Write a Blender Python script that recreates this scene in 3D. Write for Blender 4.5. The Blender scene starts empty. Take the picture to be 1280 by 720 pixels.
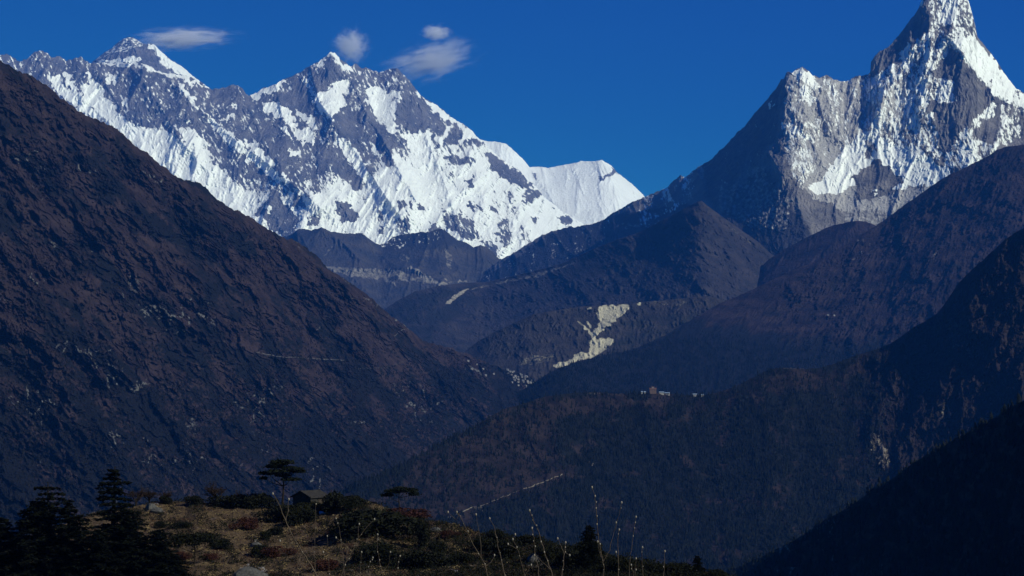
import bpy, math, random
import numpy as np
R = math.radians
rng = np.random.default_rng(7)
random.seed(7)
F = 2500.0            # focal length expressed in photograph pixels (1280 wide)
HZ = 490.0            # image row of the horizon

# ---------------------------------------------------------------- camera, world, sun, exposure
scene = bpy.context.scene
cam_d = bpy.data.cameras.new("camera"); cam = bpy.data.objects.new("camera", cam_d)
scene.collection.objects.link(cam); scene.camera = cam
cam.location = (0, 0, 0); cam.rotation_euler = (R(90), 0, 0)
cam_d.sensor_width = 36.0; cam_d.lens = 36.0 * F / 1280.0
cam_d.shift_y = (HZ - 360.0) / 1280.0
cam_d.clip_start = 0.5; cam_d.clip_end = 120000.0

SUN = np.array([0.70, -0.46, 0.54]); SUN = SUN / np.linalg.norm(SUN)
sun_el = math.asin(SUN[2]); sun_az = math.atan2(SUN[0], SUN[1])
world = bpy.data.worlds.new("World"); scene.world = world; world.use_nodes = True
wn = world.node_tree; wn.nodes.clear()
sky = wn.nodes.new("ShaderNodeTexSky"); sky.sky_type = 'NISHITA'; sky.sun_disc = False
sky.sun_elevation = sun_el; sky.sun_rotation = sun_az
sky.altitude = 4500; sky.air_density = 0.9; sky.dust_density = 0.0; sky.ozone_density = 6.0
ssp = wn.nodes.new("ShaderNodeSeparateColor"); scb = wn.nodes.new("ShaderNodeCombineColor")   # polarised, deep blue slide film sky
for ch, (pw, k) in enumerate(((2.5, 0.035), (1.8, 0.188), (0.6, 1.08))):
    a_ = wn.nodes.new("ShaderNodeMath"); a_.operation = 'POWER'; a_.inputs[1].default_value = pw
    b_ = wn.nodes.new("ShaderNodeMath"); b_.operation = 'MULTIPLY'; b_.inputs[1].default_value = k
    wn.links.new(ssp.outputs[ch], a_.inputs[0]); wn.links.new(a_.outputs[0], b_.inputs[0]); wn.links.new(b_.outputs[0], scb.inputs[ch])
bg = wn.nodes.new("ShaderNodeBackground"); bg.inputs[1].default_value = 0.10
wo = wn.nodes.new("ShaderNodeOutputWorld")
wn.links.new(sky.outputs[0], ssp.inputs[0]); wn.links.new(scb.outputs[0], bg.inputs[0]); wn.links.new(bg.outputs[0], wo.inputs[0])
sd = bpy.data.lights.new("sun", 'SUN'); sd.energy = 4.8; sd.angle = R(0.5); sd.color = (1.0, 0.995, 0.82)
so = bpy.data.objects.new("sun", sd); scene.collection.objects.link(so)
from mathutils import Vector
so.rotation_euler = Vector(SUN).to_track_quat('Z', 'Y').to_euler()
scene.view_settings.view_transform = 'Standard'; scene.view_settings.look = 'None'
scene.view_settings.exposure = 0.24; scene.view_settings.gamma = 1.0
scene.cycles.max_bounces = 4; scene.cycles.diffuse_bounces = 2; scene.cycles.volume_bounces = 2
scene.cycles.use_denoising = True

COL = scene.collection
def tag(o, label=None, cat=None, group=None, kind=None):
    if label: o["label"] = label
    if cat: o["category"] = cat
    if group: o["group"] = group
    if kind: o["kind"] = kind
    return o
def empty(name, loc, rz=0.0):
    o = bpy.data.objects.new(name, None); COL.objects.link(o)
    o.location = loc; o.rotation_euler = (0, 0, rz); o.empty_display_size = 1
    return o

# ---------------------------------------------------------------- numeric helpers
def _hash(ix, iy, seed):
    h = (ix.astype(np.uint32) * np.uint32(374761393) + iy.astype(np.uint32) * np.uint32(668265263) + np.uint32(seed * 1274126177 % 4294967296))
    h = (h ^ (h >> np.uint32(13))) * np.uint32(1274126177)
    return h ^ (h >> np.uint32(16))
def perlin(x, y, seed=0):
    x0 = np.floor(x); y0 = np.floor(y)
    fx = (x - x0).astype(np.float32); fy = (y - y0).astype(np.float32)
    ix = x0.astype(np.int64); iy = y0.astype(np.int64)
    def g(dx, dy):
        a = _hash((ix + dx) & 0xffff, (iy + dy) & 0xffff, seed).astype(np.float32) * np.float32(2 * math.pi / 4294967296.0)
        return np.cos(a) * (fx - dx) + np.sin(a) * (fy - dy)
    sx = fx * fx * fx * (fx * (fx * 6 - 15) + 10); sy = fy * fy * fy * (fy * (fy * 6 - 15) + 10)
    a = g(0, 0); b = g(1, 0); c = g(0, 1); d = g(1, 1)
    a = a + sx * (b - a); c = c + sx * (d - c)
    return (a + sy * (c - a)) * 1.5
def fbm(x, y, oct=5, seed=0, gain=0.5, lac=2.03):
    s = 0; a = 1.0
    for k in range(oct):
        s = s + a * perlin(x, y, seed + k * 17); x = x * lac + 13.7; y = y * lac + 5.1; a *= gain
    return s
def ridged(x, y, oct=5, seed=0, gain=0.5, lac=2.07):
    s = 0; a = 1.0; w = 1.0; tot = 0
    for k in range(oct):
        n = 1 - np.abs(perlin(x, y, seed + k * 31)) * 1.6
        n = np.clip(n, 0, 1) ** 2
        s = s + a * n * w; w = np.clip(n * 1.6, 0, 1); tot += a
        x = x * lac + 3.3; y = y * lac + 8.8; a *= gain
    return s / tot
def sstep(a, b, x):
    t = np.clip((x - a) / (b - a), 0, 1); return t * t * (3 - 2 * t)
def blur(a, r):
    r = int(r)
    if r < 1: return a
    for ax in (0, 1):
        p = np.pad(a, [(r + 1, r) if k == ax else (0, 0) for k in (0, 1)], mode='edge')
        c = np.cumsum(p, axis=ax, dtype=np.float64)
        n = a.shape[ax]; w = 2 * r + 1
        a = ((c[w:w + n] - c[0:n]) if ax == 0 else (c[:, w:w + n] - c[:, 0:n])) / w
    return a
def inpoly(x, y, poly):
    c = np.zeros(x.shape, bool); n = len(poly)
    for i in range(n):
        x0, y0 = poly[i]; x1, y1 = poly[(i + 1) % n]
        if y0 == y1: continue
        k = (y0 > y) != (y1 > y)
        c ^= k & (x < (x1 - x0) * (y - y0) / (y1 - y0) + x0)
    return c
def polydist(x, y, pts):
    best = np.full(x.shape, 1e9, np.float32); t_ = np.zeros(x.shape, np.float32); side = np.ones(x.shape, np.float32)
    n = len(pts) - 1
    for i in range(n):
        x0, y0 = pts[i][:2]; x1, y1 = pts[i + 1][:2]
        dx, dy = x1 - x0, y1 - y0; L = dx * dx + dy * dy + 1e-9
        t = np.clip(((x - x0) * dx + (y - y0) * dy) / L, 0, 1)
        ex = x - (x0 + t * dx); ey = y - (y0 + t * dy)
        d = np.sqrt(ex * ex + ey * ey); m = d < best
        best = np.where(m, d, best); t_ = np.where(m, (i + t) / n, t_)
        side = np.where(m, np.sign(ex * dy - ey * dx), side)   # +1 right hand side in the picture when the line runs down
    return best, t_, side
def erode(h, n, steps=40, rounds=4, seed=1, K=3.0, ero=0.35, dep=0.25, inertia=0.25, cap_e=0.6):
    rg = np.random.default_rng(seed); H, W = h.shape; h = h.astype(np.float64).copy()
    for r in range(rounds):
        px = rg.uniform(1, W - 3, n); py = rg.uniform(1, H - 3, n)
        dx = np.zeros(n); dy = np.zeros(n); sed = np.zeros(n); sp = np.ones(n); wa = np.ones(n)
        hf = h.ravel()
        for s in range(steps):
            ix = px.astype(np.int64); iy = py.astype(np.int64); fx = px - ix; fy = py - iy
            b = iy * W + ix
            a00 = hf[b]; a10 = hf[b + 1]; a01 = hf[b + W]; a11 = hf[b + W + 1]
            gx = (a10 - a00) * (1 - fy) + (a11 - a01) * fy; gy = (a01 - a00) * (1 - fx) + (a11 - a10) * fx
            h0 = a00 * (1 - fx) * (1 - fy) + a10 * fx * (1 - fy) + a01 * (1 - fx) * fy + a11 * fx * fy
            dx = dx * inertia - gx * (1 - inertia); dy = dy * inertia - gy * (1 - inertia)
            l = np.sqrt(dx * dx + dy * dy) + 1e-9; dx /= l; dy /= l
            nx = np.clip(px + dx, 1, W - 3); ny = np.clip(py + dy, 1, H - 3)
            jx = nx.astype(np.int64); jy = ny.astype(np.int64); gx_ = nx - jx; gy_ = ny - jy; c = jy * W + jx
            h1 = hf[c] * (1 - gx_) * (1 - gy_) + hf[c + 1] * gx_ * (1 - gy_) + hf[c + W] * (1 - gx_) * gy_ + hf[c + W + 1] * gx_ * gy_
            dh = h1 - h0
            cap = np.maximum(-dh, 0.01) * sp * wa * K
            up = dh > 0
            amt = np.where(up, np.minimum(dh, sed), np.where(sed > cap, (sed - cap) * dep, -np.minimum((cap - sed) * ero, np.minimum(-dh, cap_e))))
            sed = sed - amt
            d = np.bincount(b, amt * (1 - fx) * (1 - fy), H * W) + np.bincount(b + 1, amt * fx * (1 - fy), H * W) + np.bincount(b + W, amt * (1 - fx) * fy, H * W) + np.bincount(b + W + 1, amt * fx * fy, H * W)
            hf += d
            sp = np.sqrt(np.clip(sp * sp - dh * 0.6, 0.05, 9)); wa *= 0.975; px, py = nx, ny
        h = hf.reshape(H, W)
    return h

def grid_mesh(name, P, mat, attrs=None, smooth=True):
    H, W, _ = P.shape
    me = bpy.data.meshes.new(name)
    idx = np.arange(H * W, dtype=np.int32).reshape(H, W)
    q = np.stack([idx[:-1, :-1], idx[1:, :-1], idx[1:, 1:], idx[:-1, 1:]], -1).reshape(-1, 4)
    nf = len(q)
    me.vertices.add(H * W); me.vertices.foreach_set("co", P.astype(np.float32).ravel())
    me.loops.add(nf * 4); me.loops.foreach_set("vertex_index", q.ravel())
    me.polygons.add(nf); me.polygons.foreach_set("loop_start", np.arange(0, nf * 4, 4, dtype=np.int32))
    me.polygons.foreach_set("use_smooth", np.full(nf, smooth))
    if attrs is not None:
        a = me.color_attributes.new("mask", 'FLOAT_COLOR', 'POINT')
        c = np.ones((H * W, 4), np.float32); c[:, :3] = attrs.reshape(-1, 3); a.data.foreach_set("color", c.ravel())
    me.materials.append(mat); me.update(calc_edges=True); me.validate()
    o = bpy.data.objects.new(name, me); COL.objects.link(o)
    return o
def soup(name, V, Fc, mats, mi=None, parent=None, smooth=False):
    """V (n,3), Fc list/array of faces of equal length"""
    me = bpy.data.meshes.new(name); V = np.asarray(V, np.float32); Fc = np.asarray(Fc, np.int32)
    me.vertices.add(len(V)); me.vertices.foreach_set("co", V.ravel()); k = Fc.shape[1]
    me.loops.add(Fc.size); me.loops.foreach_set("vertex_index", Fc.ravel())
    me.polygons.add(len(Fc)); me.polygons.foreach_set("loop_start", np.arange(0, Fc.size, k, dtype=np.int32))
    me.polygons.foreach_set("use_smooth", np.full(len(Fc), smooth))
    for m in (mats if isinstance(mats, (list, tuple)) else [mats]): me.materials.append(m)
    if mi is not None: me.polygons.foreach_set("material_index", np.asarray(mi, np.int32))
    me.update(calc_edges=True)
    o = bpy.data.objects.new(name, me); COL.objects.link(o)
    if parent: o.parent = parent
    return o

# ---------------------------------------------------------------- materials
def new_mat(name):
    m = bpy.data.materials.new(name); m.use_nodes = True; return m, m.node_tree
def N(nt, t, **kw):
    n = nt.nodes.new(t)
    for k, v in kw.items(): setattr(n, k, v)
    return n
def mixc(nt, fac, a, b, blend='MIX'):
    n = N(nt, "ShaderNodeMix", data_type='RGBA', blend_type=blend)
    for sock, v in ((n.inputs[0], fac), (n.inputs[6], a), (n.inputs[7], b)):
        if hasattr(v, "is_output"): nt.links.new(v, sock)
        elif isinstance(v, (int, float)): sock.default_value = v
        else: sock.default_value = (*v, 1)
    return n.outputs[2]
def noise(nt, co, scale, detail=6, rough=0.6, dist=0.0):
    n = N(nt, "ShaderNodeTexNoise"); n.inputs['Scale'].default_value = scale; n.inputs['Detail'].default_value = detail
    n.inputs['Roughness'].default_value = rough; n.inputs['Distortion'].default_value = dist
    nt.links.new(co, n.inputs['Vector']); return n.outputs['Fac']
def ramp(nt, v, a, b):
    n = N(nt, "ShaderNodeMapRange", interpolation_type='SMOOTHSTEP'); nt.links.new(v, n.inputs[0])
    n.inputs[1].default_value = a; n.inputs[2].default_value = b; return n.outputs[0]
def terrain_mat(name, base_a, base_b, scree, dark, size, snow=(0.85, 0.89, 0.84), bump=0.5, snow_bump=0.12):
    """size: metres of one picture element at the distance where the terrain stands; sets the grain"""
    m, nt = new_mat(name); L = nt.links
    bs = nt.nodes["Principled BSDF"]; bs.inputs['Roughness'].default_value = 0.92; bs.inputs['Specular IOR Level'].default_value = 0.02
    co = N(nt, "ShaderNodeTexCoord").outputs['Object']
    at = N(nt, "ShaderNodeAttribute", attribute_name="mask"); sp = N(nt, "ShaderNodeSeparateColor"); L.new(at.outputs['Color'], sp.inputs[0])
    n1 = noise(nt, co, 1 / (30 * size), 8, 0.62); n2 = noise(nt, co, 1 / (6 * size), 6, 0.7); n3 = noise(nt, co, 1 / (2.2 * size), 3, 0.7)
    c = mixc(nt, ramp(nt, n1, 0.35, 0.65), base_a, base_b)
    g = N(nt, "ShaderNodeMath", operation='MULTIPLY_ADD'); L.new(n2, g.inputs[0]); g.inputs[1].default_value = 0.9; g.inputs[2].default_value = 0.55
    c = mixc(nt, 1.0, c, g.outputs[0], 'MULTIPLY')
    def edge(ch, amp, lo=0.42, hi=0.58, nn=n2):
        a = N(nt, "ShaderNodeMath", operation='MULTIPLY_ADD'); L.new(nn, a.inputs[0]); a.inputs[1].default_value = amp; a.inputs[2].default_value = -amp * 0.5
        b = N(nt, "ShaderNodeMath", operation='ADD'); L.new(a.outputs[0], b.inputs[0]); L.new(sp.outputs[ch], b.inputs[1])
        return ramp(nt, b.outputs[0], lo, hi)
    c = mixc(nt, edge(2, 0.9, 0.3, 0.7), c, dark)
    sc = mixc(nt, n2, tuple(v * 0.7 for v in scree), tuple(min(v * 1.3, .8) for v in scree))
    c = mixc(nt, edge(1, 0.7, 0.3, 0.7), c, sc)
    sf = edge(0, 0.55, 0.40, 0.60)
    s2 = mixc(nt, ramp(nt, n1, 0.3, 0.7), snow, tuple(v * 0.9 for v in snow))
    c = mixc(nt, sf, c, s2)
    L.new(c, bs.inputs['Base Color'])
    bp = N(nt, "ShaderNodeBump"); bp.inputs['Strength'].default_value = 1.0
    ds = N(nt, "ShaderNodeMapRange"); L.new(sf, ds.inputs[0]); ds.inputs[3].default_value = bump * size * 6; ds.inputs[4].default_value = snow_bump * size * 6
    L.new(ds.outputs[0], bp.inputs['Distance']); h = N(nt, "ShaderNodeMath", operation='MULTIPLY_ADD'); L.new(n3, h.inputs[0]); h.inputs[1].default_value = 0.35; L.new(n2, h.inputs[2])
    L.new(h.outputs[0], bp.inputs['Height']); L.new(bp.outputs[0], bs.inputs['Normal'])
    return m
def plain(name, a, b=None, scale=1.0, rough=0.85, bump=0.0):
    m, nt = new_mat(name); bs = nt.nodes["Principled BSDF"]; bs.inputs['Roughness'].default_value = rough
    bs.inputs['Specular IOR Level'].default_value = 0.03
    co = N(nt, "ShaderNodeTexCoord").outputs['Object']; n = noise(nt, co, scale, 6, 0.65)
    nt.links.new(mixc(nt, ramp(nt, n, 0.3, 0.7), a, b or a), bs.inputs['Base Color'])
    if bump:
        bp = N(nt, "ShaderNodeBump"); bp.inputs['Distance'].default_value = bump; nt.links.new(n, bp.inputs['Height']); nt.links.new(bp.outputs[0], bs.inputs['Normal'])
    return m

# ---------------------------------------------------------------- a mountain side
class Relief:
    """A mountain side seen from the viewpoint: crest line and foot line give every point's distance; spurs, gullies and
    erosion push the surface nearer or farther.  crest/foot: (px, py, distance)."""
    def __init__(s, x0, x1, crest, foot, res=1.25, rows=None, gamma=1.0, jag=1.0, jagl=6.0, seed=1, frame=True):
        s.seed = seed
        cx, cy, cY = map(np.array, zip(*crest)); fx, fy, fY = map(np.array, zip(*foot))
        s.W = int((x1 - x0) * res); s.px1 = np.linspace(x0, x1, s.W)
        jn = (fbm(s.px1 / jagl, s.px1 * 0 + 3.3, 4, seed + 900) * jag)
        s.cy = np.interp(s.px1, cx, cy) - jn; s.cY = np.interp(s.px1, cx, cY)
        s.fy = np.interp(s.px1, fx, fy); s.fY = np.interp(s.px1, fx, fY)
        s.fy = np.maximum(s.fy, s.cy + 4)
        k = max(1, int(10 * res)); ker = np.ones(2 * k + 1) / (2 * k + 1)
        for nme in ("cY", "fY", "fy"):
            v = getattr(s, nme); setattr(s, nme, np.convolve(np.pad(v, k, mode='edge'), ker, 'valid'))
        s.H = rows or int((s.fy - s.cy).max() * res)
        t = np.linspace(0, 1, s.H)[:, None]
        s.t = np.repeat(t, s.W, 1)
        s.px = np.repeat(s.px1[None], s.H, 0); s.py = s.cy + (s.fy - s.cy) * t
        ks = int(14 * res); kk = np.hanning(2 * ks + 3)[1:-1]; kk /= kk.sum()
        cys = np.convolve(np.pad(s.cy, ks, mode='edge'), kk, 'valid')
        u = np.clip((s.fy - s.py) / np.maximum(s.fy - cys, 4), 0, 1.25)
        s.Y0 = s.fY + (s.cY - s.fY) * u ** gamma
        s.rel = np.zeros((s.H, s.W)); s.res = res
    def spur(s, pts, h, w, asym=1.0, e=1.5):
        d, t, side = polydist(s.px, s.py, pts)
        ww = np.where(side > 0, w, w * asym)
        s.rel += h * 0.88 * np.exp(-e * d / ww)
    def rough(s, amp, lam, angle=0.0, stretch=2.0, oct=6, warp=0.4, seed=0, kind='ridged', gain=0.5, fade=0.0):
        a = R(angle); x = (s.px * math.cos(a) + s.py * math.sin(a)) / lam; y = (-s.px * math.sin(a) + s.py * math.cos(a)) / (lam * stretch)
        wx = fbm(x * 0.7, y * 0.7, 3, s.seed + seed + 50) * warp; wy = fbm(x * 0.7 + 9, y * 0.7, 3, s.seed + seed + 60) * warp
        n = (ridged if kind == 'ridged' else fbm)(x + wx, y + wy, oct, s.seed + seed, gain)
        k = 1 if not fade else np.clip(s.t / fade, 0.15, 1)
        s.rel += amp * n * k
    def erode(s, n=60000, tilt=0.7, scale=1.0, flow=0.0, **kw):
        # relief as a height field on the tilted slope; flow: degrees the fall line leans to the right
        base = -(s.py * math.cos(R(flow)) + s.px * math.sin(R(flow))) * s.res * tilt; h = base + s.rel * s.res * scale
        h2 = erode(h, n, seed=s.seed + 5, **kw); d = blur(h2 - h, 1)
        d *= np.minimum(s.t * 12, 1)
        s.ero = d; s.rel += d / s.res / scale
    def crag(s, amp, lam, angle=0.0, stretch=1.6, levels=3.0, seed=0, mask=1.0):
        # broken rock steps: plateaus and small cliffs
        a = R(angle); x = (s.px * math.cos(a) + s.py * math.sin(a)) / lam; y = (-s.px * math.sin(a) + s.py * math.cos(a)) / (lam * stretch)
        w = fbm(x * 2.3, y * 2.3, 4, s.seed + seed + 70, 0.6) * 0.25
        n = (fbm(x + w, y + w, 6, s.seed + seed + 40, 0.55) + 1.5) * levels
        k = np.floor(n); f = n - k
        s.rel += amp / levels * (k - 1.5 * levels + sstep(0.62, 0.95, f) + 0.25 * f) * mask * np.clip(s.t * 25, 0, 1)
    def concave(s, r):
        return blur(s.rel, r) - s.rel
    def paint(s, val, polys, soft=1.5, warp=3.0, lam=14.0, seed=0):
        """val: array to paint in; polys: (value, polygon) in order"""
        wx = fbm(s.px / lam, s.py / lam, 5, s.seed + 300 + seed, 0.6) * warp; wy = fbm(s.px / lam + 7, s.py / lam, 5, s.seed + 400 + seed, 0.6) * warp
        X = s.px + wx; Yq = s.py + wy
        for v, poly in polys:
            xs = [p[0] for p in poly]; ys = [p[1] for p in poly]
            m = (X > min(xs)) & (X < max(xs)) & (Yq > min(ys)) & (Yq < max(ys))
            if not m.any(): continue
            k = np.zeros(X.shape, bool); k[m] = inpoly(X[m], Yq[m], poly); val[k] = v
        return blur(val, soft * s.res)
    def line(s, val, pts, w, v, warp=0.8):
        wx = fbm(s.px / 6, s.py / 6, 3, s.seed + 501) * warp
        d, t, _ = polydist(s.px + wx, s.py + wx, pts); return np.maximum(val, v * np.clip(1.5 - d / w, 0, 1))
    def build(s, name, mat, masks, label=None, back_slope=0.9, back_len=1500, drop=-680, front_len=1500, kind="structure"):
        Y = s.Y0 - s.rel * s.Y0 / F
        s.Y = Y; s.P = np.stack([(s.px - 640) / F * Y, Y, (HZ - s.py) / F * Y], -1)
        nb = 10; back = []
        for k in range(nb, 0, -1):
            q = (k / nb) ** 1.5
            b = s.P[0].copy(); b[:, 0] *= 1 + q * back_len / b[:, 1]; b[:, 1] += q * back_len; b[:, 2] -= q * back_len * back_slope; back.append(b)
        front = []
        for k in range(1, 7):
            q = k / 6; f = s.P[-1].copy(); sc = 1 - q * front_len / f[:, 1]; f[:, 0] *= sc; f[:, 1] *= sc; f[:, 2] = f[:, 2] + (drop - f[:, 2]) * q; front.append(f)
        P = np.concatenate([np.array(back), s.P, np.array(front)], 0)
        M = np.stack(masks, -1); M = np.concatenate([np.repeat(M[:1], nb, 0), M, np.repeat(M[-1:], 6, 0)], 0)
        o = grid_mesh(name, P, mat, M); tag(o, kind=kind)
        if label: o["label"] = label
        s.obj = o; return o
    def locate(s, px, py):
        i = int(np.argmin(np.abs(s.px1 - px))); j = int(np.argmin(np.abs(s.py[:, i] - py))); return s.P[j, i]

def ZERO(s): return np.zeros((s.H, s.W))

# ================================================================= THE FAR SNOW RANGE
m_far = terrain_mat("far rock and snow", (0.095, 0.10, 0.115), (0.165, 0.162, 0.165), (0.42, 0.40, 0.37), (0.09, 0.09, 0.10), 10.0, bump=0.55, snow_bump=0.2)

# -- highest pyramid, behind
s = Relief(60, 345, [(60,92,28600),(112,80,28600),(118,75,28600),(124,71,28600),(130,66,28600),(136,63,28600),(140,60,28600),(146,54,28600),(150,51,28600),(155,48,28600),(160,46,28600),(166,47,28600),(170,49,28600),(176,53,28600),(182,55,28600),(190,54,28600),(195,58,28600),(200,63,28600),(207,69,28600),(213,75,28600),(228,83,28600),(240,94,28600),(255,105,28600),(263,111,28600),(275,120,28600),(345,150,28700)],
           [(60,150,26500),(345,190,26500)], res=1.6, jag=0.7, jagl=4, seed=11)
s.spur([(160,46,1),(168,60,1),(176,75,1),(186,90,1)], 16, 22)
s.spur([(190,54,1),(205,72,1),(222,88,1),(240,100,1)], 14, 16)
s.spur([(160,46,1),(145,62,1),(130,76,1)], 10, 14)
s.rough(5, 16, 25, 1.6, seed=1); s.erode(30000, rounds=2, steps=25)
v = ZERO(s) + 0.24
v = s.paint(v, [(0.46, [(118,76),(130,66),(150,51),(162,44),(175,50),(185,54),(170,62),(150,66),(135,74)]),
                (0.15, [(125,74),(140,68),(160,66),(172,68),(160,74),(140,76)]), (0.22, [(170,58),(188,58),(196,68),(203,84),(190,80),(175,70)]),
                (0.85, [(120,76),(142,75),(160,71),(172,69),(176,74),(160,80),(140,79)]), (0.95, [(186,52),(196,58),(212,73),(230,83),(262,110),(250,112),(225,92),(205,82),(196,66),(186,58)])], soft=1, warp=4, lam=8)
st = fbm(s.px / 5, s.py / 1.6 + s.px / 14, 4, 77, 0.6) * 0.28
s.build("snow_pyramid", m_far, (v + st - 0.04 * s.concave(0) + 0.06 * s.concave(3), ZERO(s), ZERO(s)))

# -- white shoulder behind, right of the big wall
s = Relief(560, 840, [(560,150,27000),(583,160,27000),(600,174,27000),(606,176,27000),(615,177,27000),(625,178,27000),(633,180,27000),(640,186,27000),(655,200,27000),(662,209,27000),(672,208,27000),(685,210,27000),(700,207,27000),(715,204,27000),(722,203,27000),(727,201,27000),(740,202,27000),(752,200,27000),(764,207,27000),(772,216,27000),(785,226,27000),(798,237,27000),(808,248,27000),(840,275,27000)],
           [(560,330,24200),(840,330,24200)], res=1.5, jag=0.6, jagl=5, seed=13)
s.spur([(752,200,1),(765,225,1),(775,260,1),(785,300,1)], 22, 40); s.spur([(662,209,1),(690,250,1),(710,300,1)], 14, 40)
s.rough(5, 26, -20, 2.2, seed=1); s.erode(25000, rounds=2, steps=30, flow=-10)
v = ZERO(s) + 1.0
v = s.paint(v, [(0.30, [(748,222),(768,212),(774,214),(764,222),(750,226)]), (0.5, [(665,218),(670,218),(673,230),(668,228)]), (0.45, [(762,206),(772,214),(778,222),(768,220)])], soft=1)
st = fbm(s.px / 5, s.py / 9, 4, 77, 0.6) * 0.22
s.build("snow_shoulder", m_far, (v + st + 0.05 * s.concave(3), ZERO(s), ZERO(s)))

# -- the great wall
cr = [(-60,84),(-20,74),(0,69),(8,67),(18,73),(25,77),(31,74),(35,73),(42,66),(48,63),(52,63),(60,67),(65,72),(75,70),(83,76),(92,73),(101,71),(107,76),(112,79),(125,78),(140,79),(160,79),(170,78),(178,80),(186,82),(195,88),(205,91),(213,92),(228,94),(240,97),(250,103),(262,112),(275,110),(283,109),(290,106),(297,107),(303,110),(308,118),(312,119),(320,116),(330,110),(340,107),(348,103),(356,98),(365,95),(372,92),(380,87),(388,82),(394,79),(400,76),(405,72),(410,67),(413,65),(418,66),(424,72),(430,77),(438,83),(445,79),(448,82),(452,86),(458,84),(464,87),(472,90),(478,90),(485,87),(495,85),(499,87),(504,93),(512,101),(518,109),(527,120),(532,124),(538,127),(545,131),(555,139),(565,147),(574,152),(583,158),(592,166),(600,174),(604,177),(612,186),(620,193),(635,204),(650,214),(662,226),(672,235),(680,246),(700,262),(720,274),(735,285),(760,300),(790,325)]
s = Relief(-60, 790, [(a, b, 24200 + 300 * math.sin(a / 60)) for a, b in cr], [(-60,345,20600),(380,340,20600),(790,350,21000)], res=1.5, jag=1.1, jagl=4, seed=17, gamma=1.15)
for pts, h, w, asym in [
    ([(172,78,1),(200,92,1),(225,110,1),(245,130,1),(262,147,1),(280,163,1),(300,180,1),(330,200,1),(360,226,1),(390,250,1)], 34, 34, 1.3),
    ([(388,82,1),(392,100,1),(400,128,1),(415,148,1),(432,172,1),(452,200,1),(475,235,1),(500,270,1)], 34, 34, 1),
    ([(413,66,1),(432,90,1),(445,112,1),(455,135,1),(470,160,1),(485,185,1),(500,215,1),(520,250,1)], 36, 30, 1),
    ([(495,86,1),(515,110,1),(528,140,1),(530,165,1),(545,200,1),(560,240,1),(575,290,1)], 30, 34, 1),
    ([(345,106,1),(352,140,1),(358,180,1),(372,220,1),(400,260,1)], 24, 30, 1),
    ([(303,112,1),(318,150,1),(330,180,1),(350,205,1)], 16, 24, 1),
    ([(160,79,1),(185,110,1),(205,140,1),(225,175,1),(260,215,1)], 20, 28, 1),
    ([(115,79,1),(135,110,1),(160,150,1)], 16, 24, 1), ([(55,64,1),(75,95,1),(110,130,1),(150,165,1)], 15, 26, 1),
    ([(604,178,1),(640,208,1),(680,246,1),(730,290,1)], 20, 26, 1),
    ([(575,165,1),(590,200,1),(605,250,1),(615,310,1)], 16, 30, 1), ([(630,215,1),(645,250,1),(665,310,1)], 14, 26, 1),
    ([(330,250,1),(345,270,1),(360,300,1)], 12, 24, 1), ([(500,250,1),(510,285,1)], 10, 20, 1), ([(425,252,1),(440,280,1)], 10, 16, 1)]:
    s.spur(pts, h, w, asym)
s.rough(17, 50, 28, 2.4, seed=1, fade=0.06); s.rough(4.5, 13, 26, 3.0, seed=5, kind='fbm'); s.crag(4, 34, 28, 2.0, 4, 3)
s.erode(110000, rounds=2, steps=40, flow=27)
v = ZERO(s) + 0.36
base = s.py - np.interp(s.px, [0, 150, 215, 300, 360, 420, 470, 500, 540, 600, 800], [100, 150, 165, 225, 232, 215, 200, 176, 172, 172, 150])
v = 0.28 + 0.60 * sstep(-12, 34, base) - 0.22 * sstep(0.1, 0.6, fbm((s.px - 0.4 * s.py) / 16, (s.py + 0.4 * s.px) / 60, 5, 177, 0.6))
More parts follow.
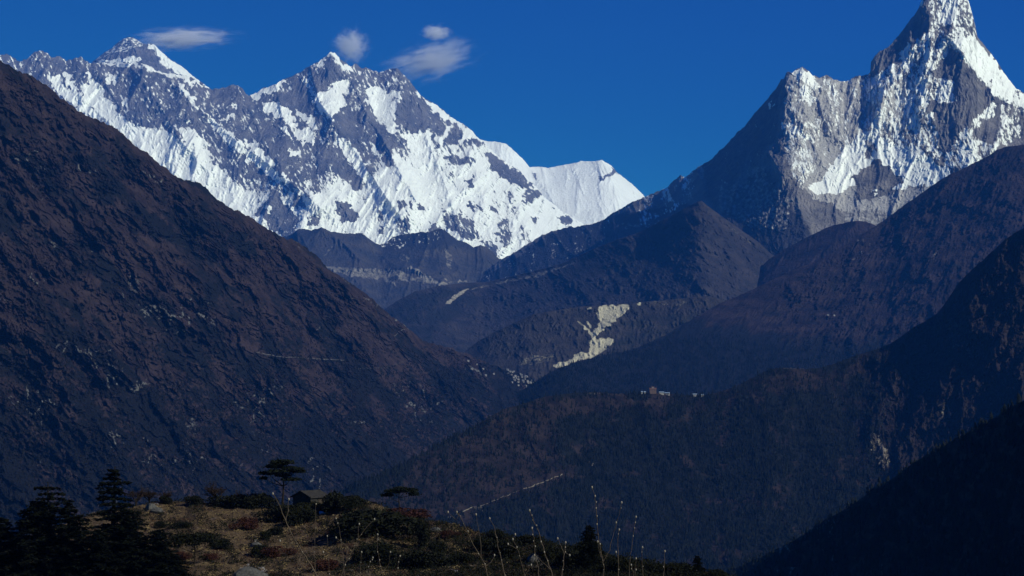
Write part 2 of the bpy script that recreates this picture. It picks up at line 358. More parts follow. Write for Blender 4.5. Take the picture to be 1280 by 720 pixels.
v = s.paint(v, [
    # snow on the left wall
    (0.92, [(58,92),(72,96),(80,105),(92,120),(108,136),(100,140),(80,122),(64,110)]),
    (0.97, [(79,91),(86,90),(92,105),(102,120),(112,134),(130,148),(125,152),(105,140),(90,120)]),
    (1.0, [(103,103),(120,105),(129,108),(132,120),(140,130),(150,143),(160,158),(172,178),(150,170),(135,155),(120,140),(108,125),(103,112)]),
    (0.9, [(108,92),(112,92),(116,104),(111,104)]), (0.85, [(132,96),(146,92),(148,104),(138,106)]), (0.75, [(150,118),(158,122),(160,136),(164,142),(158,140)]),
    (0.86, [(158,155),(180,157),(200,162),(215,168),(232,182),(262,200),(300,235),(330,262),(345,285),(250,245),(200,212),(165,178)]),
    (0.8, [(225,155),(240,165),(258,178),(268,200),(250,200),(232,180)]),
    (0.95, [(112,77),(140,75),(160,78),(172,77),(178,84),(160,82),(140,82)]),
    (0.98, [(172,79),(182,80),(195,87),(213,90),(228,93),(250,104),(262,113),(245,106),(225,97),(205,94),(190,90),(180,84)]),
    (0.95, [(222,104),(230,108),(246,130),(252,136),(246,136),(232,122)]),
    (1.0, [(252,136),(262,146),(276,158),(300,176),(330,202),(362,230),(352,232),(318,206),(285,180),(266,160)]),
    (0.9, [(222,158),(228,156),(240,172),(246,180),(240,178)]), (0.85, [(230,155),(238,158),(250,172),(246,174)]),
    (0.92, [(305,175),(322,180),(340,200),(362,226),(352,226),(330,205)]),
    # the saddle
    (1.0, [(308,117),(330,108),(350,103),(362,97),(350,108),(335,117),(318,127)]), (0.1, [(262,113),(303,111),(310,124),(318,135),(300,138),(270,128)]),
    (0.85, [(287,131),(296,130),(295,134),(288,134)]), (0.7, [(272,150),(290,142),(284,152)]),
    # face below the saddle
    (0.08, [(320,132),(350,120),(385,98),(396,112),(404,140),(412,160),(422,180),(405,175),(385,150),(360,140),(345,136)]),
    (0.86, [(326,131),(345,128),(358,134),(368,150),(372,162),(362,158),(352,146),(346,150),(338,142)]), (0.8, [(350,158),(358,160),(360,168),(354,168)]),
    (0.92, [(370,136),(380,140),(392,150),(405,158),(415,172),(414,177),(400,166),(388,158),(378,150)]),
    (0.82, [(366,164),(385,158),(396,170),(392,178),(380,179),(368,172)]), (0.95, [(361,189),(372,188),(374,197),(365,195)]),
    (0.12, [(325,150),(350,160),(362,180),(360,205),(352,222),(338,200),(328,175)]), (0.2, [(355,200),(372,200),(385,215),(372,222)]),
    # main summit rock
    (0.34, [(372,92),(413,66),(430,78),(452,88),(495,86),(520,112),(535,128),(600,178),(560,180),(500,180),(450,190),(400,185),(385,120)]),
    (0.7, [(388,84),(400,76),(413,66),(420,68),(432,80),(440,90),(436,92),(424,80),(412,70),(396,84)]),
    (0.98, [(394,120),(402,112),(418,106),(437,101),(435,113),(426,118),(432,128),(424,140),(414,147),(408,140),(400,128)]),
    (0.95, [(380,98),(384,100),(398,126),(416,150),(412,150),(392,124)]),
    (0.08, [(416,148),(434,132),(446,140),(455,158),(458,176),(448,187),(434,180),(420,165)]), (0.1, [(405,80),(418,76),(432,96),(430,102),(412,108),(398,116),(392,104)]),
    (0.92, [(459,112),(466,108),(480,110),(478,118),(500,113),(497,122),(484,128),(500,124),(498,136),(492,144),(494,156),(500,166),(490,168),(478,155),(466,140),(458,124)]),
    (0.06, [(500,122),(520,118),(530,124),(536,150),(534,163),(515,163),(497,153),(494,142),(498,130)]),
    (0.12, [(455,130),(462,142),(475,160),(490,172),(510,180),(500,184),(478,182),(466,170),(455,150)]),
    (1.0, [(500,166),(520,165),(536,164),(541,178),(535,196),(520,196),(508,182)]),
    (0.22, [(535,128),(548,136),(570,152),(600,175),(592,182),(575,178),(558,182),(545,174),(536,160)]),
    (0.95, [(545,176),(560,158),(566,155),(560,168),(552,182)]), (0.9, [(572,178),(584,165),(588,172),(580,182)]),
    (1.0, [(531,123),(545,130),(565,146),(583,157),(604,177),(598,176),(578,162),(556,146),(540,136),(532,130)]),
    # the lower face
    (0.88, [(418,170),(432,174),(448,192),(462,215),(475,250),(462,240),(445,215),(430,195)]), (0.95, [(463,180),(468,180),(474,196),(469,196)]),
    (0.10, [(398,180),(416,184),(430,192),(442,208),(455,232),(448,240),(432,228),(416,212),(402,195)]),
    (0.10, [(472,186),(484,190),(492,206),(498,210),(486,210),(478,200)]), (0.3, [(452,190),(462,192),(470,215),(460,220)]),
    (0.08, [(604,190),(616,192),(634,204),(652,218),(668,234),(664,238),(645,232),(628,222),(612,206)]),
    (0.10, [(654,243),(672,238),(678,244),(668,252),(656,252)]), (0.08, [(698,271),(716,271),(720,275),(714,280),(702,278)]), (0.4, [(690,252),(702,258),(700,264),(692,260)]),
    (0.3, [(552,196),(575,195),(590,196),(598,202),(580,208),(560,203)]), (0.1, [(583,226),(590,222),(592,232),(586,234)]),
    (0.1, [(497,252),(505,250),(507,258),(499,262)]), (0.1, [(509,251),(515,254),(518,262),(511,259)]), (0.1, [(523,254),(528,256),(531,266),(525,265)]),
    (0.08, [(421,264),(430,252),(436,256),(447,272),(448,277),(430,277)]), (0.08, [(363,250),(370,240),(376,246),(381,258),(378,261),(368,256)]),
    (0.1, [(318,262),(333,250),(339,237),(349,242),(356,256),(366,262),(374,276),(368,292),(345,292),(326,272)]), (0.95, [(330,258),(334,256),(340,264),(337,266)]), (0.3, [(345,286),(400,292),(390,300),(350,300)]),
    (0.12, [(422,251),(428,250),(424,262),(418,262)]), (0.1, [(382,272),(400,268),(398,282),(384,284)]),
    (0.38, [(493,270),(512,278),(514,292),(498,294)]), (0.4, [(470,262),(480,264),(480,278),(472,276)]), (0.3, [(472,280),(480,282),(480,292),(474,290)]),
    (0.30, [(552,262),(568,268),(582,270),(596,282),(596,305),(582,302),(570,290),(556,284)]), (0.15, [(584,250),(592,252),(594,262),(586,262)]), (0.15, [(595,256),(602,258),(604,268),(597,266)]), (0.2, [(612,256),(620,256),(618,266),(613,264)]),
    (0.35, [(622,278),(634,274),(640,300),(632,312),(622,300)]), (0.3, [(600,300),(622,306),(620,322),(606,318)]), (0.35, [(634,238),(640,242),(640,252),(636,250)]), (0.25, [(640,254),(646,258),(644,268),(640,264)]), (0.3, [(662,272),(672,276),(670,280),(663,277)]),
    (0.3, [(648,280),(654,284),(656,300),(650,296)]), (0.15, [(536,282),(548,280),(556,300),(540,300)]),
    ], soft=0.9, warp=4.5, lam=9)
st = fbm((s.px - 0.5 * s.py) / 3.4, (s.py + 0.5 * s.px) / 11, 5, 78, 0.75) * 0.36 + fbm(s.px / 11, s.py / 11, 4, 79) * 0.12
cc = s.concave(3); cc = cc / (np.abs(cc).mean() * 3)
sn = v + st * np.where(v < 0.5, 1.0, 1.0 - 0.5 * (v - 0.5) * 2) + 0.10 * np.clip(cc, -1.5, 1.5)
s.build("snow_mountain", m_far, (sn, ZERO(s), 0.35 * (ridged(s.px / 30, s.py / 30, 4, 5) > 0.6) + ZERO(s)))
EL = s

# ================================================================= FOOTHILLS IN THE BLUE DISTANCE
m_blue = terrain_mat("distant bare foothills", (0.034, 0.036, 0.042), (0.062, 0.058, 0.056), (0.22, 0.21, 0.18), (0.03, 0.032, 0.04), 6.5, bump=0.5)
cr = [(290,320),(330,305),(355,298),(366,292),(372,287),(378,286),(388,288),(395,286),(402,284),(412,289),(420,290),(430,292),(440,292),(452,291),(460,297),(466,302),(475,306),(483,303),(492,296),(500,294),(512,292),(525,290),(534,290),(545,287),(553,286),(560,291),(572,300),(580,302),(592,309),(600,306),(606,308),(615,314),(622,322),(640,330),(720,350)]
s = Relief(290, 720, [(a, b, 17000) for a, b in cr], [(290,420,14500),(480,440,13500),(720,440,14000)], res=1.5, jag=0.8, jagl=5, seed=21, gamma=0.8)
for pts, h, w in [([(402,284,1),(425,300,1),(450,325,1)], 22, 22), ([(372,287,1),(385,310,1),(395,330,1)], 14, 20), ([(452,291,1),(470,315,1),(492,330,1)], 16, 20), ([(533,288,1),(535,305,1),(525,330,1)], 20, 18), ([(553,286,1),(560,310,1),(575,340,1)], 16, 18), ([(600,307,1),(605,330,1),(600,350,1)], 18, 20)]: s.spur(pts, h, w)
s.spur([(400,334,1),(440,338,1),(480,336,1),(512,334,1),(550,350,1)], 14, 12)
s.rough(8, 28, 10, 2.0, seed=1); s.erode(60000, rounds=3, steps=30)
g = s.paint(ZERO(s), [(0.50, [(400,332),(440,334),(470,336),(500,337),(520,346),(545,352),(560,355),(548,357),(520,352),(500,346),(470,350),(440,346),(420,340)]),
    (0.62, [(508,334),(516,333),(550,352),(560,354),(543,356),(530,350)]), (0.6, [(484,340),(498,342),(512,352),(524,358),(510,354),(495,346)]), (0.55, [(549,344),(553,345),(563,353),(557,352)]),
    (0.55, [(470,336),(480,342),(500,360),(490,356),(474,346)]), (0.6, [(560,352),(585,350),(584,352),(562,354)]), (0.40, [(500,315),(515,320),(508,330),(498,326)]), (0.34, [(530,300),(536,302),(534,325),(528,330)]), (0.45, [(555,310),(566,318),(565,338),(558,334)]),
    (0.40, [(402,320),(415,306),(418,308),(406,322)]), (0.7, [(440,341),(452,340),(450,346),(444,345)])], soft=0.8, warp=2.0, lam=8)
sn = s.paint(ZERO(s), [(0.40, [(470,302),(495,296),(512,306),(500,312),(478,310)]), (0.36, [(530,288),(550,288),(556,300),(536,300)]), (0.3, [(505,296),(530,292),(545,308),(520,312)])], soft=1, warp=3)
dk = s.paint(ZERO(s) + 0.15, [(0.75, [(485,298),(530,290),(556,288),(575,304),(540,312),(500,310)]), (0.6, [(366,292),(402,284),(398,300),(384,330),(370,330)]), (0.7, [(535,318),(550,324),(548,340),(536,334)])], soft=2, warp=4)
s.build("distant_hills", m_blue, (sn + fbm(s.px / 3, s.py / 5, 4, 3) * 0.2 * (sn > 0.1), g + 0.16 * fbm(s.px / 6, s.py / 4, 4, 9), dk))

# ================================================================= THE WHITE SPIRE AND ITS LONG RIDGE
m_ama = terrain_mat("spire rock and ice", (0.10, 0.10, 0.11), (0.20, 0.19, 0.185), (0.37, 0.365, 0.35), (0.030, 0.031, 0.040), 5.6, snow=(0.82, 0.86, 0.82), bump=0.6, snow_bump=0.22)
cr = [(560,372),(582,353),(600,343),(622,327),(640,317),(660,305),(675,295),(690,289),(703,286),(712,283),(720,284),(728,281),(740,280),(748,277),(755,274),(765,267),(775,262),(790,252),(798,250),(806,246),(820,240),(828,237),(835,233),(841,227),(847,222),(851,219),(856,222),(862,217),(870,211),(880,204),(890,199),(900,187),(905,184),(910,178),(916,172),(922,165),(930,159),(938,148),(945,140),(952,132),(960,123),(965,116),(970,111),(976,100),(980,98),(983,91),(985,90),(990,91),(996,86),(1003,84),(1010,88),(1016,94),(1025,97),(1034,94),(1042,99),(1052,102),(1060,101),(1066,97),(1070,95),(1080,94),(1086,92),(1088,90),(1088.6,77),(1094,70),(1100,64),(1108,60),(1112,57),(1120,48),(1128,38),(1134,30),(1140,22),(1145,16),(1149,8),(1152,1),(1158,-5),(1168,-10),(1180,-14),(1196,-12),(1206,-5),(1211,2),(1214,12),(1217,24),(1220,36),(1222,47),(1232,58),(1240,68),(1250,83),(1258,95),(1262,101),(1270,110),(1280,116),(1300,128),(1360,150)]
Yc = lambda a: float(np.interp(a, [560, 700, 870, 930, 985, 1080, 1180, 1360], [16400, 16000, 14700, 14350, 13800, 13550, 13850, 13000]))
s = Relief(560, 1360, [(a, b, Yc(a)) for a, b in cr], [(560,420,14600),(700,400,13800),(870,360,11800),(985,350,11600),(1100,340,11750),(1170,340,11600),(1280,335,10800),(1360,330,10400)], res=1.7, jag=1.0, jagl=4, seed=23, gamma=1.25)
for pts, h, w, asym in [
    ([(983,92,1),(979,130,1),(975,165,1),(962,192,1),(975,215,1)], 40, 50, 1),
    ([(1160,-6,1),(1162,20,1),(1158,40,1),(1140,60,1),(1128,85,1),(1112,110,1),(1096,140,1),(1085,165,1)], 15, 15, 1),
    ([(1195,-12,1),(1190,20,1),(1186,46,1),(1170,70,1),(1160,100,1),(1150,135,1)], 14, 16, 1),
    ([(1186,46,1),(1205,68,1),(1222,94,1),(1245,118,1),(1268,130,1),(1310,150,1)], 24, 22, 1),
    ([(1110,90,1),(1104,120,1),(1100,150,1)], 14, 14, 1), ([(1040,100,1),(1045,130,1),(1040,160,1)], 10, 16, 1), ([(1010,90,1),(1025,130,1),(1050,165,1)], 14, 22, 1),
    ([(1000,150,1),(1015,175,1),(1022,200,1)], 14, 18, 1), ([(1055,200,1),(1045,225,1)], 8, 14, 1),
    ([(870,211,1),(878,230,1),(885,248,1)], 14, 18, 1), ([(930,200,1),(905,240,1),(890,275,1)], 24, 26, 1), ([(962,192,1),(930,215,1),(915,250,1),(905,290,1)], 22, 30, 1),
    ([(851,220,1),(848,245,1)], 10, 12, 1), ([(728,281,1),(745,300,1),(758,312,1)], 12, 14, 1), ([(690,289,1),(705,310,1),(722,322,1)], 12, 16, 1), ([(640,317,1),(655,330,1),(665,345,1)], 10, 16, 1), ([(790,252,1),(800,275,1)], 10, 14, 1),
    ([(1260,140,1),(1250,170,1),(1235,195,1)], 18, 18, 1)]:
    s.spur(pts, h, w, asym)
s.rough(10, 36, 8, 2.0, seed=1, fade=0.05)
fl = sstep(985, 1000, s.px) * (1 - sstep(150, 215, s.py))
nz = s.rel.copy(); s.rough(4.0, 8, 12, 4.0, seed=7, kind='fbm', oct=5); s.rel = nz + (s.rel - nz) * fl
s.rough(3, 12, -25, 1.5, seed=9); apr = sstep(995, 1020, s.px) * sstep(185, 205, s.py + 0.18 * (1100 - s.px)) * sstep(1200, 1185, s.px); s.crag(4.5, 26, 15, 1.6, 4, 3, 1 - 0.9 * apr)
s.erode(110000, rounds=2, steps=35)
v = ZERO(s) + 0.10
v = s.paint(v, [
    (0.24, [(560,370),(790,240),(870,205),(860,260),(760,310),(560,420)]), (0.34, [(800,245),(870,212),(866,250),(800,285)]),
    (0.20, [(870,205),(980,90),(978,170),(960,215),(880,300)]),
    (0.32, [(983,88),(1030,92),(1090,92),(1120,100),(1105,165),(1050,205),(1030,228),(1000,236),(985,205),(978,165)]),
    (0.80, [(985,90),(1003,84),(1015,92),(1026,110),(1018,112),(1000,98)]), (0.80, [(998,112),(1010,108),(1020,125),(1012,134),(1004,126)]), (0.9, [(962,128),(966,128),(965,136),(961,136)]),
    (0.85, [(976,152),(990,158),(1010,170),(1022,178),(1012,176),(990,164)]), (0.1, [(1026,158),(1040,166),(1044,184),(1026,186)]), (0.5, [(990,180),(1020,190),(1020,215),(1000,230),(990,215)]),
    (0.54, [(1150,0),(1165,-16),(1215,-16),(1222,50),(1262,98),(1290,122),(1290,145),(1262,130),(1238,120),(1215,92),(1190,60),(1168,90),(1160,130),(1180,195),(1160,205),(1100,170),(1080,150),(1088,95),(1130,75)]),
    (0.10, [(1088,92),(1088,74),(1112,56),(1134,30),(1150,4),(1162,-4),(1163,38),(1150,46),(1138,62),(1120,72),(1100,84)]),
    (0.9, [(1149,4),(1154,-2),(1156,4),(1151,9)]), (0.85, [(1106,56),(1110,53),(1110,58)]), (0.8, [(1126,68),(1134,52),(1138,55),(1132,80),(1128,90)]),
    (0.98, [(1178,-14),(1196,-14),(1198,25),(1192,30),(1176,28),(1176,0)]), (0.2, [(1176,32),(1192,30),(1190,40),(1176,38)]), (0.45, [(1200,0),(1210,5),(1219,46),(1205,44),(1198,30)]),
    (1.0, [(1186,52),(1200,46),(1222,50),(1240,70),(1262,100),(1270,112),(1252,104),(1236,96),(1222,92),(1205,70)]), (0.75, [(1222,92),(1250,102),(1280,118),(1300,128),(1290,136),(1262,130),(1240,116)]),
    (0.12, [(1190,60),(1215,88),(1240,118),(1265,134),(1262,170),(1240,196),(1205,215),(1180,205),(1172,170),(1175,130),(1200,110)]),  # snow mask lowered to paint shade on the snow of the lower right face
    (0.60, [(1185,190),(1205,160),(1240,128),(1250,132),(1235,150),(1215,168),(1238,180),(1250,190),(1225,205),(1200,212),(1178,205)]), (0.55, [(1252,130),(1275,135),(1272,175),(1240,190),(1250,160)]),
    (0.62, [(1150,90),(1190,100),(1195,130),(1165,128)]),
    (1.0, [(1032,220),(1045,200),(1062,180),(1084,162),(1098,168),(1120,182),(1148,194),(1168,202),(1190,213),(1172,217),(1140,212),(1112,206),(1090,206),(1078,212),(1060,222)]),
    (0.80, [(1012,232),(1034,218),(1062,222),(1070,232),(1050,242),(1020,246)]), (0.15, [(1083,172),(1091,178),(1094,186),(1086,194),(1080,200),(1083,186)]),
    (0.08, [(1080,208),(1100,200),(1110,210),(1122,214),(1118,228),(1104,226),(1100,236),(1086,236),(1074,228),(1070,224),(1082,218)]), (0.06, [(1070,228),(1082,222),(1092,232),(1086,248),(1074,244)]),
    (0.75, [(1112,208),(1150,206),(1190,214),(1182,228),(1150,236),(1130,230)]), (0.9, [(1120,232),(1142,222),(1146,224),(1130,236),(1118,238)]), (0.9, [(1088,240),(1098,238),(1096,241)]),
    (0.05, [(1128,240),(1136,232),(1152,232),(1160,240),(1140,250),(1130,248)]),
    ], soft=0.9, warp=4.0, lam=10)
st = fbm((s.px - 0.25 * s.py) / 3.0, s.py / 7, 5, 78, 0.75) * 0.30 * (1 - 0.5 * apr) + fbm(s.px / 14, s.py / 30, 5, 79, 0.6) * 0.26 * (1 - 0.7 * apr)
cc = s.concave(3); cc = cc / (np.abs(cc).mean() * 3)
sn = v + st * (0.55 + 0.45 * (v > 0.3)) + 0.06 * np.clip(cc, -1.5, 1.5)
g = s.paint(ZERO(s), [(0.75, [(983,95),(1040,98),(1090,98),(1165,95),(1150,160),(1110,165),(1060,205),(1030,228),(1000,236),(985,205),(978,165)]), (0.90, [(1005,232),(1040,236),(1070,225),(1070,250),(1090,250),(1130,236),(1160,232),(1200,214),(1185,230),(1150,260),(1130,270),(1110,290),(1060,290),(1052,262),(1030,252),(1012,244)]), (0.5, [(1052,262),(1095,262),(1128,262),(1110,285),(1060,292)]),
    (0.42, [(928,212),(955,205),(962,228),(958,240),(940,222)]), (0.42, [(895,232),(960,225),(990,250),(980,290),(940,285),(900,262)]), (0.5, [(812,285),(822,277),(829,281),(805,290)]), (0.4, [(858,240),(868,252),(862,256)]), (0.5, [(870,210),(878,204),(884,220),(876,224)]), (0.35, [(770,276),(800,280),(798,286),(772,286)]),  # second polygon lightens the lower left flank: light painted as pale scree
    (0.45, [(690,300),(692,300),(694,325),(690,325)]), (0.4, [(728,290),(732,290),(742,312),(738,312)]), (0.35, [(700,302),(704,302),(716,320),(712,320)])], soft=0.8, warp=4, lam=7)
dk = s.paint(ZERO(s) + 0.22, [(0.75, [(560,420),(560,370),(700,285),(800,262),(870,255),(880,330)]), (0.55, [(870,210),(978,96),(974,170),(950,200),(905,240),(890,270)]), (0.72, [(905,240),(960,210),(985,250),(1020,300),(1000,340),(900,340)]), (0.0, [(990,90),(1100,90),(1190,215),(1110,290),(1040,285),(1005,240),(985,190)])], soft=4, warp=6)  # second polygon paints the shade of the left flank into the dark mask
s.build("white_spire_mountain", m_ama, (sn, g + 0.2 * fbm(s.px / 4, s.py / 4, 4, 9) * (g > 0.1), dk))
AD = s

# ================================================================= THE MIDDLE VALLEY
m_mid = terrain_mat("valley scrub slopes", (0.022, 0.022, 0.028), (0.042, 0.038, 0.042), (0.28, 0.265, 0.225), (0.018, 0.020, 0.023), 4.4, bump=0.45)
cr = [(420,425),(455,402),(470,394),(480,387),(500,374),(520,364),(545,358),(560,356),(582,354),(610,352),(650,343),(700,330),(740,312),(770,300),(800,290),(830,274),(850,264),(862,257),(872,252),(877,251),(884,257),(895,265),(915,279),(930,290),(945,300),(965,318),(1000,335),(1100,380)]
s = Relief(420, 1100, [(a, b, float(np.interp(a, [420,600,877,1100],[11200,12200,10800,11000]))) for a, b in cr], [(420,500,8600),(600,500,8800),(1100,480,9000)], res=1.3, jag=0.4, seed=31, gamma=0.9)
for pts, h, w in [([(877,251,1),(850,285,1),(800,320,1),(740,350,1),(680,370,1)], 9, 44), ([(877,252,1),(905,300,1),(930,340,1)], 7, 34), ([(700,332,1),(660,355,1),(600,385,1),(560,410,1)], 10, 24), ([(560,357,1),(540,380,1),(520,400,1)], 8, 20)]: s.spur(pts, h, w)
s.spur([(565,377,1),(585,362,1),(640,348,1),(720,328,1)], -6, 6)
s.rough(7, 40, -40, 2.2, seed=1); s.rough(1.6, 9, -35, 2.5, seed=3); s.crag(9, 44, -40, 2.0, 4, 3); s.crag(3.5, 16, -40, 1.6, 3, 13); s.erode(70000, rounds=3, steps=40, flow=-42)
g = s.paint(ZERO(s), [(0.6, [(555,380),(572,365),(586,360),(584,363),(562,380)]), (0.42, [(584,361),(620,353),(665,343),(720,327),(722,329),(670,347),(620,356),(586,364)]), (0.25, [(812,330),(824,302),(826,304),(816,330)]), (0.22, [(780,318),(795,300),(797,303),(784,320)]), (0.34,[(905,268),(912,280),(945,308),(940,308),(912,286)])], soft=0.8, warp=1.5, lam=8)
dk = s.paint(ZERO(s) + 0.3, [(0.45, [(760,300),(877,252),(900,300),(800,340),(700,350)]), (0.6, [(480,388),(520,366),(582,356),(600,380),(520,430)])], soft=6, warp=10)
s.build("valley_slope", m_mid, (ZERO(s), g + 0.12 * fbm(s.px / 5, s.py / 5, 4, 9) * (g > 0.1), dk + 0.25 * fbm(s.px / 14, s.py / 10, 5, 19)))
VC = s

# terrace with the pale landslide
m_ter = terrain_mat("river terrace", (0.023, 0.022, 0.025), (0.045, 0.040, 0.038), (0.42, 0.395, 0.29), (0.018, 0.020, 0.018), 3.4, bump=0.4)
cr = [(540,470),(580,440),(600,425),(620,414),(640,405),(665,393),(680,390),(700,387),(725,383),(760,381),(790,379),(805,377),(825,376),(850,373),(872,371),(885,370),(900,374),(940,390),(1000,410)]
s = Relief(540, 1000, [(a, b, 8900) for a, b in cr], [(540,520,7300),(760,500,7600),(1000,480,7600)], res=1.5, jag=0.3, seed=33, gamma=0.7)
s.spur([(792,380,1),(770,400,1),(752,413,1),(740,424,1)], 12, 20); s.spur([(770,424,1),(757,438,1),(740,448,1),(715,455,1)], 9, 18)
s.spur([(745,392,1),(738,410,1),(740,430,1),(742,446,1)], -4, 9); s.spur([(885,371,1),(860,390,1),(850,400,1)], 10, 20)
s.rough(5, 26, -30, 2, seed=1); s.rough(1.0, 7, 30, 2.0, seed=4, kind='fbm'); s.crag(5, 16, -20, 1.5, 3, 3); s.erode(40000, rounds=3, steps=30, flow=-20)
g = s.paint(ZERO(s), [(0.85, [(746,384),(760,381),(770,382),(780,380),(786,381),(788,385),(779,393),(768,402),(754,411),(745,421),(741,424),(739,417),(747,409),(750,402),(746,396),(748,388)]),
    (0.78, [(719,399),(724,400),(734,410),(741,418),(741,424),(735,414),(726,407)]), (0.7, [(731,401),(735,402),(741,410),(739,412)]), (0.66, [(741,424),(756,422),(768,423),(768,427),(760,434),(750,441),(743,446),(737,444),(738,432),(735,424)]),
    (0.72, [(718,443),(728,440),(741,441),(743,446),(730,450),(722,451),(712,455),(700,460),(692,459),(692,456),(705,452),(718,448)]),
    (0.7, [(733,385),(742,384),(740,388),(733,388)]), (0.7, [(793,381),(803,378),(800,381)]), (0.55, [(815,376),(824,376),(823,378)]), (0.30, [(640,456),(660,444),(700,440),(690,452),(660,458)]), (0.25, [(800,380),(850,374),(884,372),(862,384),(820,384)]), (0.35, [(770,412),(778,410),(772,415)])], soft=1.5, warp=2.4, lam=5)
dk = s.paint(ZERO(s) + 0.3, [(0.1, [(640,450),(700,440),(700,455),(650,462)]), (0.5, [(780,400),(860,390),(1000,420),(760,450)])], soft=4, warp=6)
streak = fbm(s.px / 1.5 + s.py / 3, s.py / 7 - s.px / 9, 5, 91, 0.75) * 0.62
s.build("terrace_hill", m_ter, (ZERO(s), g * (1.18 + 0.35 * streak), dk + 0.2 * fbm(s.px / 12, s.py / 8, 5, 19)))

# -- small rounded hill below the glacier and the long right hand mountain side
m_brown = terrain_mat("brown alpine slopes", (0.013, 0.0105, 0.014), (0.035, 0.026, 0.028), (0.20, 0.18, 0.17), (0.011, 0.012, 0.015), 4.0, bump=0.6)
cr = [(900,372),(940,345),(960,325),(975,315),(985,309),(1000,301),(1010,296),(1022,290),(1030,286),(1040,282),(1050,280),(1062,277),(1073,276),(1082,277),(1090,280),(1102,285),(1115,292),(1150,310),(1200,330)]
s = Relief(900, 1200, [(a, b, 10600) for a, b in cr], [(900,420,9300),(1200,400,9300)], res=1.4, jag=0.3, seed=37, gamma=0.8)
s.spur([(1073,276,1),(1050,300,1),(1010,330,1)], 14, 24); s.rough(7, 30, 30, 2, seed=1); s.erode(20000, rounds=3, steps=30)
s.build("rounded_hill", m_brown, (ZERO(s), 0.12 * fbm(s.px / 20, s.py / 10, 4, 9) + 0.05, ZERO(s) + 0.3))

cr = [(560,545),(640,497),(650,490),(665,480),(680,470),(690,464),(700,460),(712,456),(730,450),(743,446),(760,443),(780,440),(800,433),(830,420),(850,408),(868,397),(885,388),(900,379),(920,371),(940,362),(960,352),(980,343),(1000,334),(1020,326),(1040,316),(1060,304),(1080,291),(1095,282),(1110,272),(1130,256),(1140,250),(1150,243),(1165,232),(1180,222),(1190,217),(1203,211),(1215,205),(1225,200),(1235,195),(1245,188),(1255,184),(1262,183),(1280,181),(1320,172),(1380,150)]
s = Relief(560, 1380, [(a, b, float(np.interp(a, [560,700,900,1100,1380],[7000,7200,8600,9600,9800]))) for a, b in cr], [(560,620,5600),(800,560,5800),(1100,540,6200),(1380,460,7000)], res=1.3, jag=0.7, jagl=5, seed=41, gamma=0.85)
for pts, h, w in [([(1262,184,1),(1250,220,1),(1235,250,1),(1200,290,1),(1150,330,1),(1090,370,1)], 30, 45), ([(1190,217,1),(1170,250,1),(1130,290,1),(1070,330,1),(1000,370,1)], 20, 34), ([(1080,291,1),(1040,340,1),(980,375,1),(900,410,1)], 14, 34), ([(1300,240,1),(1260,290,1),(1210,330,1),(1150,370,1)], 24, 34), ([(900,380,1),(870,420,1),(820,450,1)], 8, 26)]: s.spur(pts, h, w)
s.rough(15, 60, 45, 2.0, seed=1, fade=0.05); s.rough(3, 14, 45, 2.2, seed=3); s.crag(20, 50, 45, 2.0, 4, 3, sstep(900, 1050, s.px) * 0.8 + 0.2); s.crag(6, 14, 40, 1.5, 3, 13, sstep(900, 1050, s.px)); s.erode(90000, rounds=3, steps=40, flow=-42)
low = sstep(-30, 10, s.py - np.interp(s.px, [560,700,830,900,1000,1100,1380],[400,430,410,420,440,440,400]))
g = s.paint(ZERO(s), [(0.35, [(1155,325),(1160,300),(1176,308),(1178,335),(1168,345)]), (0.35, [(1080,290),(1100,300),(1090,320),(1060,330)])], soft=3, warp=8)
g = g * (0.5 + fbm(s.px / 5, s.py / 8, 4, 99)) + 0.28 * np.clip(ridged(s.px / 26, s.py / 26, 5, 55) - 0.45, 0, 1) * (1 - low) * sstep(900, 1050, s.px)
s.build("far_right_slope", m_brown, (ZERO(s), g, 0.25 + 0.75 * low + 0.35 * fbm(s.px / 24, s.py / 18, 5, 19)))
M1 = s

# ================================================================= THE GREAT LEFT SLOPE
m_left = terrain_mat("brown purple hillside", (0.022, 0.0165, 0.019), (0.043, 0.031, 0.032), (0.125, 0.125, 0.125), (0.010, 0.011, 0.013), 2.1, bump=0.7)
cr = [(-80,20),(-30,56),(0,75),(6,79),(10,80),(16,86),(20,88),(24,88),(28,92),(35,92),(45,98),(52,103),(60,108),(68,114),(75,122),(88,131),(100,140),(115,147),(130,153),(145,160),(155,168),(165,179),(175,186),(185,192),(195,201),(205,208),(215,217),(222,222),(232,225),(240,226),(248,229),(255,232),(262,240),(270,247),(275,252),(287,260),(298,264),(310,270),(318,275),(325,280),(335,287),(345,292),(358,299),(364,299),(372,302),(378,306),(385,312),(392,317),(398,322),(404,329),(410,335),(417,340),(425,345),(435,352),(445,358),(455,366),(465,373),(472,379),(480,388),(488,394),(495,400),(503,404),(510,410),(518,418),(530,426),(545,430),(555,432),(565,435),(575,440),(588,443),(600,449),(612,455),(625,460),(640,464),(650,468),(665,474),(680,482),(700,494),(740,520)]
s = Relief(-80, 740, [(a, b, float(np.interp(a, [-80,0,300,480,600,740],[4900,5000,5800,6600,7300,7800]))) for a, b in cr], [(-80,740,2900),(200,730,3000),(450,660,3900),(560,600,5200),(740,560,6600)], res=1.5, jag=1.7, jagl=6, seed=43, gamma=1.0)
